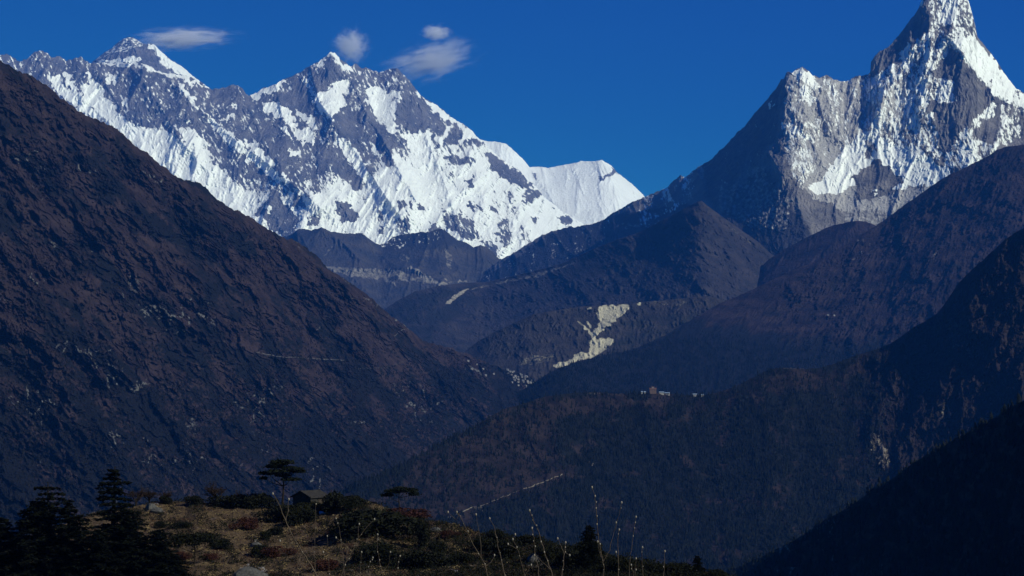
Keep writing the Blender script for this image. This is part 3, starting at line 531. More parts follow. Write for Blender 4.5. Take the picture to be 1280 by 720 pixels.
for pts, h, w in [
    ([(0,215,1),(30,250,1),(60,280,1),(90,310,1),(110,350,1)], 44, 26), ([(20,240,1),(10,280,1),(0,320,1)], 16, 20), ([(100,250,1),(130,270,1),(150,300,1),(170,340,1),(215,395,1),(260,420,1)], 44, 26),
    ([(170,255,1),(185,275,1),(205,300,1),(225,330,1),(250,350,1)], 40, 20), ([(40,100,1),(80,160,1),(130,215,1),(170,255,1)], 14, 34), ([(290,290,1),(300,300,1),(320,315,1)], 18, 16),
    ([(220,222,1),(250,270,1),(280,310,1),(310,350,1),(340,400,1),(360,440,1)], 40, 34), ([(345,292,1),(360,320,1),(390,350,1),(420,390,1),(450,430,1),(480,480,1)], 42, 30), ([(130,153,1),(170,210,1),(200,250,1)], 14, 30),
    ([(270,470,1),(270,520,1),(285,580,1)], -12, 12), ([(150,300,1),(200,360,1),(240,390,1)], -26, 12), ([(120,265,1),(155,310,1),(175,330,1)], -26, 12), ([(180,460,1),(200,500,1),(240,560,1),(260,600,1)], 30, 34), ([(40,420,1),(100,480,1),(140,560,1),(170,620,1)], 36, 40), ([(60,480,1),(30,560,1),(20,620,1)], 20, 34),
    ([(410,335,1),(450,380,1),(490,430,1),(520,480,1),(560,530,1)], 32, 26), ([(495,400,1),(540,450,1),(580,490,1),(620,520,1)], 14, 22), ([(340,500,1),(380,560,1),(400,600,1)], 14, 26), ([(430,460,1),(470,520,1),(490,570,1)], 14, 26)]: s.spur(pts, h, w)
s.rough(20, 62, -38, 2.0, seed=1, fade=0.04); s.rough(6, 18, -35, 1.8, seed=3); s.rough(2.0, 5, -30, 1.4, seed=4, kind='fbm'); am = 0.12 + 1.3 * sstep(-0.35, 0.55, fbm(s.px / 75, s.py / 60, 3, 321)); s.crag(40, 95, -40, 2.2, 5, 3); s.crag(16, 36, -36, 1.8, 3, 23, am); s.crag(7, 14, -30, 1.5, 3, 13, am)
s.erode(120000, rounds=2, steps=40, flow=38)
cc = s.concave(5); cc = cc / (np.abs(cc).mean() * 3)
out = np.clip(-cc, 0, 2)          # outcrops stand on the ribs
rk = ridged(s.px / 17, s.py / 22, 5, 61); rk2 = perlin(s.px / 60, s.py / 60, 62)
g = 0.6 * am * sstep(0.44, 0.7, rk) * sstep(-0.2, 0.5, rk2) + 0.05 * out
g = s.paint(g, [(0.62, [(12,322),(16,318),(20,324),(16,330)]), (0.55, [(22,316),(26,314),(26,324)]), (0.55, [(62,300),(72,300),(74,306),(64,310)]), (0.62, [(176,386),(186,380),(190,392),(178,396)]), (0.6, [(190,378),(204,382),(202,390),(192,388)]), (0.5, [(40,208),(56,206),(54,220),(42,218)]), (0.45,[(158,350),(172,340),(176,372),(166,368)]),
    (0.55, [(156,488),(170,478),(190,474),(188,482),(170,490),(158,494)]), (0.6, [(182,610),(190,606),(192,614),(184,614)]), (0.55, [(116,450),(122,448),(124,462),(116,466)]), (0.5, [(98,436),(110,434),(112,444)]), (0.5, [(232,525),(245,520),(250,535),(240,545)]), (0.5, [(20,470),(30,468),(26,474)]),
    (0.5,[(180,545),(186,545),(190,560),(184,558)]), (0.6,[(186,588),(190,588),(190,594)]), (0.45,[(340,483),(360,480),(356,486),(342,488)]), (0.45,[(493,478),(497,478),(496,490)])], soft=0.7, warp=6, lam=5)
g = g * np.clip(1.0 + 1.2 * fbm(s.px / 3.0, s.py / 3.5, 4, 67, 0.7), 0, 1.1)
g = s.line(g, [(318,440),(350,446),(375,447),(400,449),(430,450)], 0.55, 0.62); g = s.line(g, [(446,461),(465,460),(484,459),(505,452),(515,446)], 0.5, 0.5); g = s.line(g, [(493,420),(498,415),(507,411)], 0.6, 0.6)
g = s.line(g, [(118,436),(140,430),(165,424),(200,420)], 0.5, 0.4); g = s.line(g, [(0,500),(30,503),(60,500),(90,498),(110,498)], 0.5, 0.34); g = s.line(g, [(0,440),(30,438),(50,440)], 0.5, 0.35)
g = s.line(g, [(180,290),(205,300),(230,308),(250,318),(262,330)], 0.7, 0.36)
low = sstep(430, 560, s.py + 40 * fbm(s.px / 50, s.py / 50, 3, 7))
dk = 0.14 + 0.36 * sstep(-0.25, 0.4, fbm((s.px + s.py) / 150, (s.py - s.px) / 60, 4, 364, 0.6)) + 0.35 * sstep(-0.3, 0.8, fbm((s.px + s.py) / 50, (s.py - s.px) / 16, 7, 64, 0.7)) + 0.12 * low + 0.20 * np.clip(cc, 0, 1.5)  # concave term darkens the gullies: their shade put into the colour
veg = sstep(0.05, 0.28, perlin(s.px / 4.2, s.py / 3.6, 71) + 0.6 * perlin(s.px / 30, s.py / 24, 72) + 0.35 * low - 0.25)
dk = s.paint(dk + 0.45 * veg * sstep(350, 470, s.py), [(0.75, [(180,262),(200,272),(230,300),(235,312),(205,300),(185,280)]), (0.8, [(285,290),(300,288),(318,305),(322,320),(300,318),(284,300)])], soft=0.8, warp=5, lam=8)  # the two dark polygons paint shade on cliffs turned from the sun
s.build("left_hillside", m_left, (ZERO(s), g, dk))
LH = s

# ================================================================= FORESTED SPUR WITH THE MONASTERY
m_spur = terrain_mat("spur ground", (0.010, 0.0088, 0.0105), (0.028, 0.0215, 0.0215), (0.20, 0.175, 0.14), (0.009, 0.011, 0.012), 1.8, bump=0.6)
cr = [(330,690),(380,650),(420,622),(440,608),(470,595),(500,582),(525,568),(540,560),(555,552),(570,545),(590,535),(600,528),(610,522),(630,511),(645,507),(660,503),(672,498),(685,495),(700,493),(720,491),(740,490),(752,490),(770,492),(790,492),(820,491),(850,493),(860,494),(880,494),(890,492),(905,488),(915,484),(925,480),(935,475),(945,470),(952,466),(958,463),(965,461),(975,460),(985,460),(1000,461),(1010,461),(1030,459),(1050,452),(1065,446),(1080,441),(1095,437),(1110,431),(1122,424),(1130,418),(1140,410),(1150,405),(1160,399),(1170,393),(1178,384),(1184,375),(1190,366),(1195,358),(1202,350),(1210,342),(1218,334),(1228,326),(1235,319),(1245,310),(1255,300),(1264,294),(1272,289),(1280,285),(1310,270),(1380,240)]
s = Relief(330, 1380, [(a, b, float(np.interp(a, [330,440,600,740,900,1050,1200,1380],[3400,3500,4000,4400,4600,4800,4900,4700]))) for a, b in cr], [(330,800,2700),(700,790,3000),(1000,780,3100),(1380,650,3400)], res=1.4, jag=0.5, jagl=6, seed=47, gamma=0.9)
for pts, h, w in [([(1178,384,1),(1165,420,1),(1140,455,1),(1110,490,1),(1100,530,1),(1105,575,1)], 24, 34), ([(1230,326,1),(1215,370,1),(1200,420,1),(1190,470,1),(1160,520,1)], 34, 36), ([(985,460,1),(1000,500,1),(1030,550,1),(1050,600,1)], 20, 50), ([(1290,285,1),(1270,340,1),(1250,390,1),(1240,440,1)], 30, 36),
    ([(700,493,1),(690,530,1),(700,570,1),(740,620,1)], 18, 50), ([(610,522,1),(600,560,1),(590,600,1),(570,640,1)], 22, 44), ([(820,491,1),(840,540,1),(870,600,1)], 18, 50), ([(525,568,1),(500,610,1),(480,650,1)], 16, 34), ([(1080,441,1),(1060,500,1),(1060,560,1),(1080,620,1)], -14, 34), ([(920,482,1),(930,540,1),(960,600,1)], 14, 40)]: s.spur(pts, h, w)
s.rough(18, 66, -10, 1.8, seed=1, fade=0.05); s.rough(3, 16, -10, 1.8, seed=3); rr = sstep(1040, 1130, s.px); s.crag(30, 50, 20, 2.0, 4, 3, rr); s.crag(9, 14, 20, 1.5, 3, 13, rr * 0.8 + 0.2); s.erode(110000, rounds=3, steps=40, flow=12)
rightrock = sstep(1040, 1130, s.px)
brown = np.clip(0.9 * fbm(s.px / 40, s.py / 34, 5, 81, 0.6) + sstep(540, 500, s.py) * sstep(1000, 900, s.px) * 0.5 + sstep(720, 560, s.px) * 0.35, 0, 1)
brown = np.maximum(brown, s.paint(ZERO(s), [(0.8, [(930,482),(965,463),(1030,462),(1060,470),(1020,490),(960,490)]), (0.8, [(655,502),(690,496),(760,494),(800,500),(780,515),(720,520),(670,520)]), (0.75, [(470,610),(560,555),(640,510),(700,520),(700,570),(735,590),(690,612),(600,636),(540,650)])], soft=6, warp=10))
g = s.paint(ZERO(s), [(0.42, [(1084,545),(1094,540),(1110,565),(1112,585),(1102,583),(1092,565)]), (0.4, [(1185,400),(1195,395),(1200,430),(1188,440)]), (0.5, [(1208,430),(1214,430),(1212,445)]), (0.45, [(728,492),(745,489),(754,490),(752,492)]), (0.5, [(733,580),(744,574),(745,577),(736,583)]), (0.5, [(590,634),(600,632),(606,640),(600,638)]), (0.3, [(845,520),(865,512),(860,524),(850,526)]), (0.35, [(1160,520),(1180,500),(1190,520),(1170,530)])], soft=0.7, warp=4, lam=6)
g = g + 0.34 * rightrock * sstep(0.42, 0.75, ridged(s.px / 20, s.py / 34, 5, 83))
for pts, w, v in [([(560,647),(575,641),(590,634)], 0.8, 0.6), ([(590,634),(605,631),(622,624)], 0.7, 0.5), ([(622,624),(640,617),(650,613)], 0.7, 0.45), ([(655,611),(675,604),(690,598),(703,593)], 0.8, 0.6), ([(975,460),(985,460),(1005,461)], 0.5, 0.5), ([(905,489),(925,481),(935,477)], 0.5, 0.4), ([(760,493),(800,492)], 0.5, 0.4)]: g = s.line(g, pts, w, v)
dk = np.clip(0.95 - 0.9 * brown - 0.65 * rightrock + 0.3 * fbm(s.px / 9, s.py / 9, 4, 88), 0, 1)
s.build("forested_spur", m_spur, (ZERO(s), g, dk))
SP = s; SP.forest = np.clip(1.05 - 1.15 * brown - 1.1 * rightrock, 0, 1)

# ================================================================= NEAR DARK SHOULDER ON THE RIGHT
m_near = terrain_mat("dark wooded shoulder", (0.024, 0.021, 0.021), (0.050, 0.040, 0.034), (0.22, 0.20, 0.17), (0.010, 0.011, 0.011), 1.0, bump=0.8)
cr = [(780,800),(850,752),(900,721),(920,710),(940,701),(960,692),(975,684),(990,676),(1005,668),(1020,657),(1035,648),(1050,640),(1065,631),(1080,620),(1092,609),(1100,605),(1112,600),(1125,592),(1140,580),(1160,568),(1180,555),(1195,548),(1210,540),(1225,533),(1240,525),(1250,518),(1260,511),(1270,505),(1280,500),(1310,484),(1380,450)]
s = Relief(780, 1380, [(a, b, float(np.interp(a, [780,1000,1200,1380],[2500,2200,1750,1450]))) for a, b in cr], [(780,830,2000),(1380,830,800)], res=1.3, jag=1.2, jagl=5, seed=53, gamma=1.0)
for pts, h, w in [([(1210,540,1),(1170,600,1),(1140,660,1),(1130,720,1)], 30, 44), ([(1100,605,1),(1080,650,1),(1060,700,1)], 22, 34), ([(1290,500,1),(1260,580,1),(1250,660,1)], 34, 44)]: s.spur(pts, h, w)
s.rough(20, 70, 30, 1.8, seed=1, fade=0.05); s.crag(20, 40, 30, 1.5, 4, 3); s.erode(70000, rounds=3, steps=40, flow=-30)
g = 0.6 * sstep(0.30, 0.7, ridged(s.px / 16, s.py / 20, 5, 83)) * sstep(0.0, 0.5, perlin(s.px / 50, s.py / 50, 84) + 0.2) * sstep(1160, 1080, s.px)
s.build("near_shoulder", m_near, (ZERO(s), g, 0.55 + 0.5 * fbm(s.px / 12, s.py / 12, 5, 88)))
NS = s

# ================================================================= VALLEY FLOOR AND AIR
m_floor = plain("valley floor", (0.02, 0.02, 0.017), (0.04, 0.033, 0.028), 0.004)
soup("valley_floor", [(-9000, -3000, -700), (12000, -3000, -700), (12000, 29600, -700), (-9000, 29600, -700)], [(0, 1, 2, 3)], m_floor)["kind"] = "structure"

mh, nt = new_mat("mountain air"); nt.nodes.remove(nt.nodes["Principled BSDF"])
pv = nt.nodes.new("ShaderNodeVolumePrincipled"); pv.inputs['Color'].default_value = (0.035, 0.205, 0.78, 1); pv.inputs['Density'].default_value = 2.25e-5
pv.inputs['Anisotropy'].default_value = 0.0
nt.links.new(pv.outputs[0], nt.nodes["Material Output"].inputs['Volume'])
hx0, hx1, hy0, hy1, hz0, hz1 = -10000, 13000, -4000, 30600, -1200, 5400
hv = [(x, y, z) for z in (hz0, hz1) for x, y in ((hx0, hy0), (hx1, hy0), (hx1, hy1), (hx0, hy1))]
soup("haze", hv, [(0, 3, 2, 1), (4, 5, 6, 7), (0, 1, 5, 4), (1, 2, 6, 5), (2, 3, 7, 6), (3, 0, 4, 7)], mh)["kind"] = "stuff"

# ================================================================= WOODS ON THE SLOPES (seen as masses)
def veg_mat(name, a, b, scale=0.5):
    return plain(name, a, b, scale, rough=0.95)
m_fir_far = veg_mat("dark fir needles far", (0.004, 0.0055, 0.005), (0.011, 0.013, 0.011), 0.03)
m_shrub_far = veg_mat("juniper scrub far", (0.005, 0.006, 0.006), (0.013, 0.012, 0.011), 0.05)
def woods(name, s, weight, n, h0, h1, mat, seed=1, tiers=2, slim=0.27, round_=False):
    rg = np.random.default_rng(seed); w = weight.ravel().clip(0, None); w = w / w.sum()
    k = rg.choice(w.size, n, p=w); P = s.P.reshape(-1, 3)[k] + rg.normal(0, 1.2, (n, 3)) * np.array([1, 1, 0])
    h = rg.uniform(h0, h1, n) * rg.choice([0.7, 1.0, 1.15], n); V = []; Fc = []; ns = 5
    for t in range(tiers):
        a = np.arange(ns) / ns * 2 * math.pi + rg.uniform(0, 6, (n, 1)); rr = (h * slim * (1 - 0.42 * t))[:, None] * rg.uniform(0.6, 1.25, (n, ns))
        zb = (h * (0.05 + 0.40 * t))[:, None] + rr * rg.uniform(-0.25, 0.25, (n, ns))
        ring = np.stack([P[:, 0:1] + np.cos(a) * rr, P[:, 1:2] + np.sin(a) * rr, P[:, 2:3] + zb], -1)
        top = P + np.stack([rg.normal(0, 0.05, n) * h, rg.normal(0, 0.05, n) * h, h * (0.62 + 0.38 * t) * (0.8 if round_ else 1)], -1)
        V.append(np.concatenate([ring, top[:, None]], 1))
    V = np.concatenate(V, 1); m = V.shape[1]; f = []
    for t in range(tiers):
        for i in range(ns): f.append((t * (ns + 1) + i, t * (ns + 1) + (i + 1) % ns, t * (ns + 1) + ns))
    Fc = (np.array(f)[None] + (np.arange(n) * m)[:, None, None]).reshape(-1, 3)
    o = soup(name, V.reshape(-1, 3), Fc, mat); o["kind"] = "stuff"; return o
W_ = SP.forest * (0.25 + sstep(-0.4, 0.4, fbm(SP.px / 14, SP.py / 14, 4, 5))) + 0.16 * sstep(-0.1, 0.3, perlin(SP.px / 6, SP.py / 6, 8))
td = polydist(SP.px, SP.py + 2, [(560,647),(590,634),(622,624),(650,613),(703,593)])[0]; W_ = W_ * sstep(3, 5, td) * sstep(0.0, 0.02, SP.t) * (SP.px < 1140)
woods("fir_forest", SP, W_, 42000, 5.5, 10.5, m_fir_far, 3)
crestw = np.where((SP.t < 0.03), 1.0, 0.0) * (sstep(780, 790, SP.px) * sstep(812, 808, SP.px) + sstep(838, 845, SP.px) * sstep(905, 880, SP.px) * 0.7 + 0.05 + sstep(620, 560, SP.px) * 0.6)
woods("ridge_firs", SP, crestw * (SP.px < 1000), 420, 7, 13, m_fir_far, 8)
W2 = sstep(-12, 8, M1.py - np.interp(M1.px, [560,700,830,900,1000,1100,1380],[400,430,425,425,440,440,400])) * (0.3 + sstep(-0.3, 0.3, fbm(M1.px / 12, M1.py / 10, 4, 6))) * (M1.t > 0.004)
woods("fir_woodland", M1, W2, 26000, 8, 14, m_fir_far, 4)
lowL = sstep(360, 540, LH.py + 40 * fbm(LH.px / 50, LH.py / 50, 3, 7))
W3 = (sstep(0.02, 0.3, fbm(LH.px / 16 + LH.py / 60, LH.py / 20, 5, 71, 0.65) + 0.35 * lowL - 0.12) * (0.12 + lowL)) * (LH.t > 0.02) * sstep(740, 600, LH.px)
woods("hillside_juniper", LH, W3, 26000, 3.0, 7.5, m_shrub_far, 5, slim=0.5, round_=True)
W4 = sstep(-0.1, 0.4, fbm(NS.px / 20, NS.py / 20, 4, 9)) + 0.15
woods("shoulder_woods", NS, W4 * (NS.t > 0.002), 9000, 4.0, 9.0, m_fir_far, 6, slim=0.33)

# ================================================================= FAR BUILDINGS
m_wall = plain("whitewashed stone", (0.17, 0.165, 0.16), (0.30, 0.29, 0.28), 0.8)
m_roofp = plain("pale slate roof", (0.10, 0.11, 0.13), (0.28, 0.30, 0.33), 0.5)
m_roofr = plain("faded red roof", (0.08, 0.045, 0.038), (0.12, 0.065, 0.055), 0.5)
m_dark = plain("dark window opening", (0.01, 0.01, 0.012), (0.02, 0.018, 0.016), 2)
m_stone = plain("dry stone wall", (0.014, 0.013, 0.012), (0.040, 0.038, 0.035), 2.5, bump=0.1)
m_wood = plain("weathered timber", (0.028, 0.022, 0.018), (0.06, 0.045, 0.035), 3)
def box(cx, cy, z0, sx, sy, sz):
    x0, x1, y0, y1, z1 = cx - sx / 2, cx + sx / 2, cy - sy / 2, cy + sy / 2, z0 + sz
    return [(x0,y0,z0),(x1,y0,z0),(x1,y1,z0),(x0,y1,z0),(x0,y0,z1),(x1,y0,z1),(x1,y1,z1),(x0,y1,z1)], [(0,3,2,1),(4,5,6,7),(0,1,5,4),(1,2,6,5),(2,3,7,6),(3,0,4,7)]
def boxes(name, bl, mat, parent=None):
    V = []; Fc = []
    for b in bl:
        v, f = box(*b); n = len(V); V += v; Fc += [tuple(i + n for i in q) for q in f]
    return soup(name, V, Fc, mat, parent=parent)
def gable(name, L, W, z, h, over, mat, parent=None, thick=0.25):
    a, b = L / 2 + over, W / 2 + over; V = []
    for dz in (0, thick):
        V += [(-a, -b, z + dz - over * 0.4), (a, -b, z + dz - over * 0.4), (a, 0, z + h + dz), (-a, 0, z + h + dz), (a, b, z + dz - over * 0.4), (-a, b, z + dz - over * 0.4)]
    Fq = [(0,3,2,1),(3,5,4,2),(6,7,8,9),(9,8,10,11),(0,1,7,6),(4,5,11,10),(1,2,8,7),(2,4,10,8),(3,0,6,9),(5,3,9,11)]
    return soup(name, V, Fq, mat, parent=parent)
def house(name, L, W, H, rh, wm, rm, nwin=3, base=2.5):
    e = empty(name, (0, 0, 0))
    v, f = box(0, 0, -base, L, W, H + base)
    v += [(-L/2, 0, H + rh - .02), (L/2, 0, H + rh - .02)]
    t = [q for a in f if a != (4,5,6,7) for q in ((a[0], a[1], a[2]), (a[0], a[2], a[3]))] + [(4,8,7), (5,6,9), (4,5,9), (4,9,8), (6,7,8), (6,8,9)]
    soup("wall", v, t, wm, parent=e)
    gable("roof", L, W, H, rh, 0.5, rm, parent=e)
    for k in range(nwin):
        x = (k + 0.5) / nwin * L - L / 2
        boxes("window", [(x, -W/2 - 0.04, H * 0.45, 1.2, 0.1, 1.3)], m_dark, parent=e)
    return e
def copy_tree(o, parent=None):
    c = o.copy(); COL.objects.link(c); c.parent = parent
    for ch in list(o.children): copy_tree(ch, c)
    return c
# monastery on the spur
def sit(s, px, py, dz=0.0):
    p = s.locate(px, py); return (float(p[0]), float(p[1]), float(p[2]) + dz)
mon = house("monastery", 15, 11, 8.5, 2.6, plain("ochre plaster", (0.09, 0.065, 0.055), (0.14, 0.095, 0.08), 0.3), m_roofr, 5)
mon.location = sit(SP, 816, 491.4, 0.3); tag(mon, "monastery hall with a faded red roof and reddish walls on the forested spur", "monastery")
boxes("lantern_tower", [(0, 0, 10.2, 5, 4, 2.6)], m_wall, parent=mon); gable("upper_roof", 5, 4, 12.8, 1.2, 0.6, m_roofr, parent=mon)
lod0 = house("lodge", 11, 6, 3.6, 1.5, m_wall, plain("blue tin roof", (0.12, 0.17, 0.25), (0.20, 0.26, 0.36), 0.5), 4)
lods = [(827,492.4,0.1,"long whitewashed lodge just right of the monastery hall"), (834,493.4,-0.2,"rightmost of the pale lodges in the cluster beside the monastery"), (804,492.2,0.2,"small pale lodge left of the monastery hall against dark firs"),
        (868,495,0.1,"blue roofed lodge on the spur crest, apart from the monastery"), (876,495.4,0.3,"blue roofed lodge farthest right on the spur crest")]
for i, (a, b, rz, lab) in enumerate(lods):
    o = lod0 if i == 0 else copy_tree(lod0); o.location = sit(SP, a, b, 0.2); o.rotation_euler.z = rz; tag(o, lab, "lodge", "lodges on the forested spur")
# village below the left hillside
vh = house("village_house", 8, 5.5, 3.4, 1.3, m_wall, m_roofp, 2)
rv = random.Random(5); nvil = 0; vspots = []
while nvil < 38:
    a = 652 + rv.gauss(0, 10); b = 474.5 + rv.gauss(0, 4.2) + (a - 652) * 0.32
    if not (632 < a < 674) or any(abs(a - q[0]) < 2.3 and abs(b - q[1]) < 1.3 for q in vspots): continue
    vspots.append((a, b)); nvil += 1
for a, b in [(585,452),(596,456),(604,462),(617,468),(607,470),(590,462)]: vspots.append((a, b))
for i, (a, b) in enumerate(vspots):
    o = vh if i == 0 else copy_tree(vh); o.location = sit(LH, a, b, 1.0); o.rotation_euler.z = rv.uniform(-0.6, 0.6); q = rv.uniform(0.6, 1.05); o.scale = (q, q, q)
    if i < 38: tag(o, "small whitewashed house with a pale roof in the distant valley village", "house", "village houses at the foot of the hillside")
    else: tag(o, "small pale house standing alone on the terraces above the valley village", "house", "scattered houses above the village")
# hamlet on the right hand slope
for i, (a, b, lab) in enumerate([(1035,394.5,"left house of the tiny pair on the dark right hand slope"), (1043,395,"right house of the tiny pair on the dark right hand slope")]):
    o = copy_tree(vh); o.location = sit(M1, a, b, 1.0); o.rotation_euler.z = 0.3 * i; o.scale = (1.0,0.8,0.8); tag(o, lab, "house", "hamlet on the right hand slope")

# ================================================================= THE NEAR KNOLL
m_knoll = terrain_mat("dry grass knoll", (0.055, 0.038, 0.026), (0.10, 0.070, 0.042), (0.22, 0.20, 0.19), (0.026, 0.020, 0.016), 0.13, bump=0.5)
cr = [(-80,700),(-40,690),(0,682),(60,662),(100,648),(120,640),(150,636),(175,632),(195,627),(210,626),(230,627),(250,627),(270,630),(300,632),(330,634),(350,635),(380,634),(410,633),(440,627),(455,626),(470,628),(485,636),(500,642),(515,648),(530,650),(545,651),(560,654),(580,660),(600,666),(620,668),(650,674),(680,678),(700,682),(730,688),(760,694),(800,702),(840,709),(860,712),(880,714),(900,720),(940,734),(1000,755),(1100,790),(1400,850)]
s = Relief(-80, 1400, [(a, b, float(np.interp(a, [-80,200,500,800,1400],[300,360,340,260,200]))) for a, b in cr], [(-80,800,190),(600,800,180),(1400,880,150)], res=1.2, rows=260, jag=1.2, jagl=9, seed=61, gamma=0.8)
s.rough(16, 90, -20, 1.3, seed=1, kind='fbm'); s.rough(6, 24, -15, 1.2, seed=3, kind='fbm'); s.rough(2.0, 6, 0, 1.0, seed=4, kind='fbm'); s.crag(8, 26, -20, 1.2, 3, 3)
g = s.paint(ZERO(s), [(0.6, [(293,722),(300,708),(320,704),(335,712),(340,722)]), (0.6, [(310,680),(322,676),(335,684),(328,692),(314,690)]), (0.55, [(180,632),(195,628),(204,634),(200,642),(184,642)]), (0.5, [(540,694),(575,690),(600,705),(560,712)]), (0.5, [(440,650),(470,660),(480,680),(460,670)]), (0.45, [(650,695),(690,700),(695,712),(660,708)])], soft=1, warp=6, lam=10)
g = g * np.clip(0.8 + fbm(s.px / 4, s.py / 3, 4, 67, 0.7), 0, 1.1) + 0.35 * sstep(0.3, 0.55, perlin(s.px / 9, s.py / 5, 41))
dk = 0.15 + 0.8 * sstep(0.0, 0.35, fbm(s.px / 26, s.py / 11, 5, 42, 0.6)) * sstep(560, 420, s.px) * 0.7 + 0.55 * sstep(-0.1, 0.3, fbm(s.px / 20, s.py / 9, 5, 43, 0.6)) * sstep(380, 600, s.px)
dk = s.paint(dk, [(0.0, [(210,640),(300,640),(340,655),(420,670),(420,700),(300,690),(220,690)]), (0.0, [(525,652),(560,656),(575,672),(560,700),(530,680)]), (0.0, [(220,680),(245,690),(240,710),(222,700)])], soft=4, warp=8) * 0.8 + 0.35 * sstep(0.1, 0.4, perlin(s.px / 6, s.py / 3.5, 44))
s.build("grassy_knoll", m_knoll, (ZERO(s), g, dk), back_slope=0.7, back_len=700, drop=-60, front_len=60)
KN = s
m_gr = terrain_mat("near ground", (0.10, 0.070, 0.045), (0.18, 0.13, 0.08), (0.30, 0.28, 0.25), (0.04, 0.03, 0.02), 0.02)
gx, gy = np.meshgrid(np.linspace(-60, 60, 180), np.linspace(-30, 150, 260)); gz = -1.7 - 0.055 * np.maximum(gy, 0) - 0.0011 * np.maximum(gy - 20, 0) ** 2 - 0.02 * np.minimum(gy, 0) + fbm(gx / 6, gy / 6, 4, 5) * 0.12
gz -= 0.9 * sstep(4, 16, gy)
grid_mesh("ground", np.stack([gx, gy, gz], -1)[::-1], m_gr, np.zeros(gx.shape + (3,)))["kind"] = "structure"
def gnd(x, y): return -1.7 - 0.055 * max(y, 0) - 0.0011 * max(y - 20, 0) ** 2 - 0.9 * float(sstep(4, 16, np.array(float(y))))

# ================================================================= TREES AND SHRUBS
m_bark = plain("bark", (0.010, 0.008, 0.007), (0.024, 0.019, 0.016), 6)
m_needle = plain("dark fir needles", (0.0022, 0.003, 0.0022), (0.006, 0.0075, 0.005), 1.2)
m_pine = plain("pine needles", (0.004, 0.006, 0.004), (0.012, 0.015, 0.009), 1.2)
m_rhodo = plain("rhododendron leaves", (0.005, 0.006, 0.004), (0.015, 0.016, 0.010), 2)
m_russet = plain("russet barberry twigs", (0.022, 0.009, 0.008), (0.045, 0.019, 0.014), 2)
m_twig = plain("bare brown twigs", (0.016, 0.011, 0.010), (0.032, 0.022, 0.019), 3)
class Mesh:
    def __init__(s): s.V = []; s.F = []
    def tube(s, pts, rad, n=5):
        pts = [np.array(p, float) for p in pts]; b0 = len(s.V)
        for i, p in enumerate(pts):
            d = pts[min(i + 1, len(pts) - 1)] - pts[max(i - 1, 0)]; d /= np.linalg.norm(d) + 1e-9
            u = np.cross(d, (0.3, 1, 0.1)); u /= np.linalg.norm(u) + 1e-9; w = np.cross(d, u)
            for k in range(n):
                a = 2 * math.pi * k / n; s.V.append(tuple(p + (u * math.cos(a) + w * math.sin(a)) * rad[i]))
        for i in range(len(pts) - 1):
            for k in range(n):
                a = b0 + i * n + k; b = b0 + i * n + (k + 1) % n; s.F.append((a, b, b + n, a + n))
    def leaves(s, C, size, rg, flat=0.5, droop=None):
        C = np.asarray(C); n = len(C); d1 = rg.normal(0, 1, (n, 3)); d1[:, 2] *= flat; d1 /= np.linalg.norm(d1, axis=1)[:, None]
        d2 = rg.normal(0, 1, (n, 3)); d2[:, 2] *= flat; d2 -= d1 * (d1 * d2).sum(1)[:, None]; d2 /= np.linalg.norm(d2, axis=1)[:, None] + 1e-9
        z = (size * rg.uniform(0.5, 1.3, n))[:, None]; q = 0.45
        b0 = len(s.V); P = np.stack([C - d1 * z, C - d2 * z * q, C + d1 * z, C + d2 * z * q], 1).reshape(-1, 3)
        s.V += [tuple(v) for v in P]; s.F += [(b0 + 4*i, b0 + 4*i + 1, b0 + 4*i + 2, b0 + 4*i + 3) for i in range(n)]
    def ball(s, c, r, n=6):
        b0 = len(s.V); rings = n // 2 + 1
        for i in range(rings + 1):
            th = math.pi * i / rings
            for k in range(n): a = 2 * math.pi * k / n; s.V.append((c[0] + r * math.sin(th) * math.cos(a), c[1] + r * math.sin(th) * math.sin(a), c[2] + r * 1.5 * math.cos(th)))
        for i in range(rings):
            for k in range(n): s.F.append((b0 + i*n + k, b0 + (i+1)*n + k, b0 + (i+1)*n + (k+1) % n, b0 + i*n + (k+1) % n))
    def obj(s, name, mat, parent=None, smooth=False):
        return soup(name, s.V, s.F, mat, parent=parent, smooth=smooth)

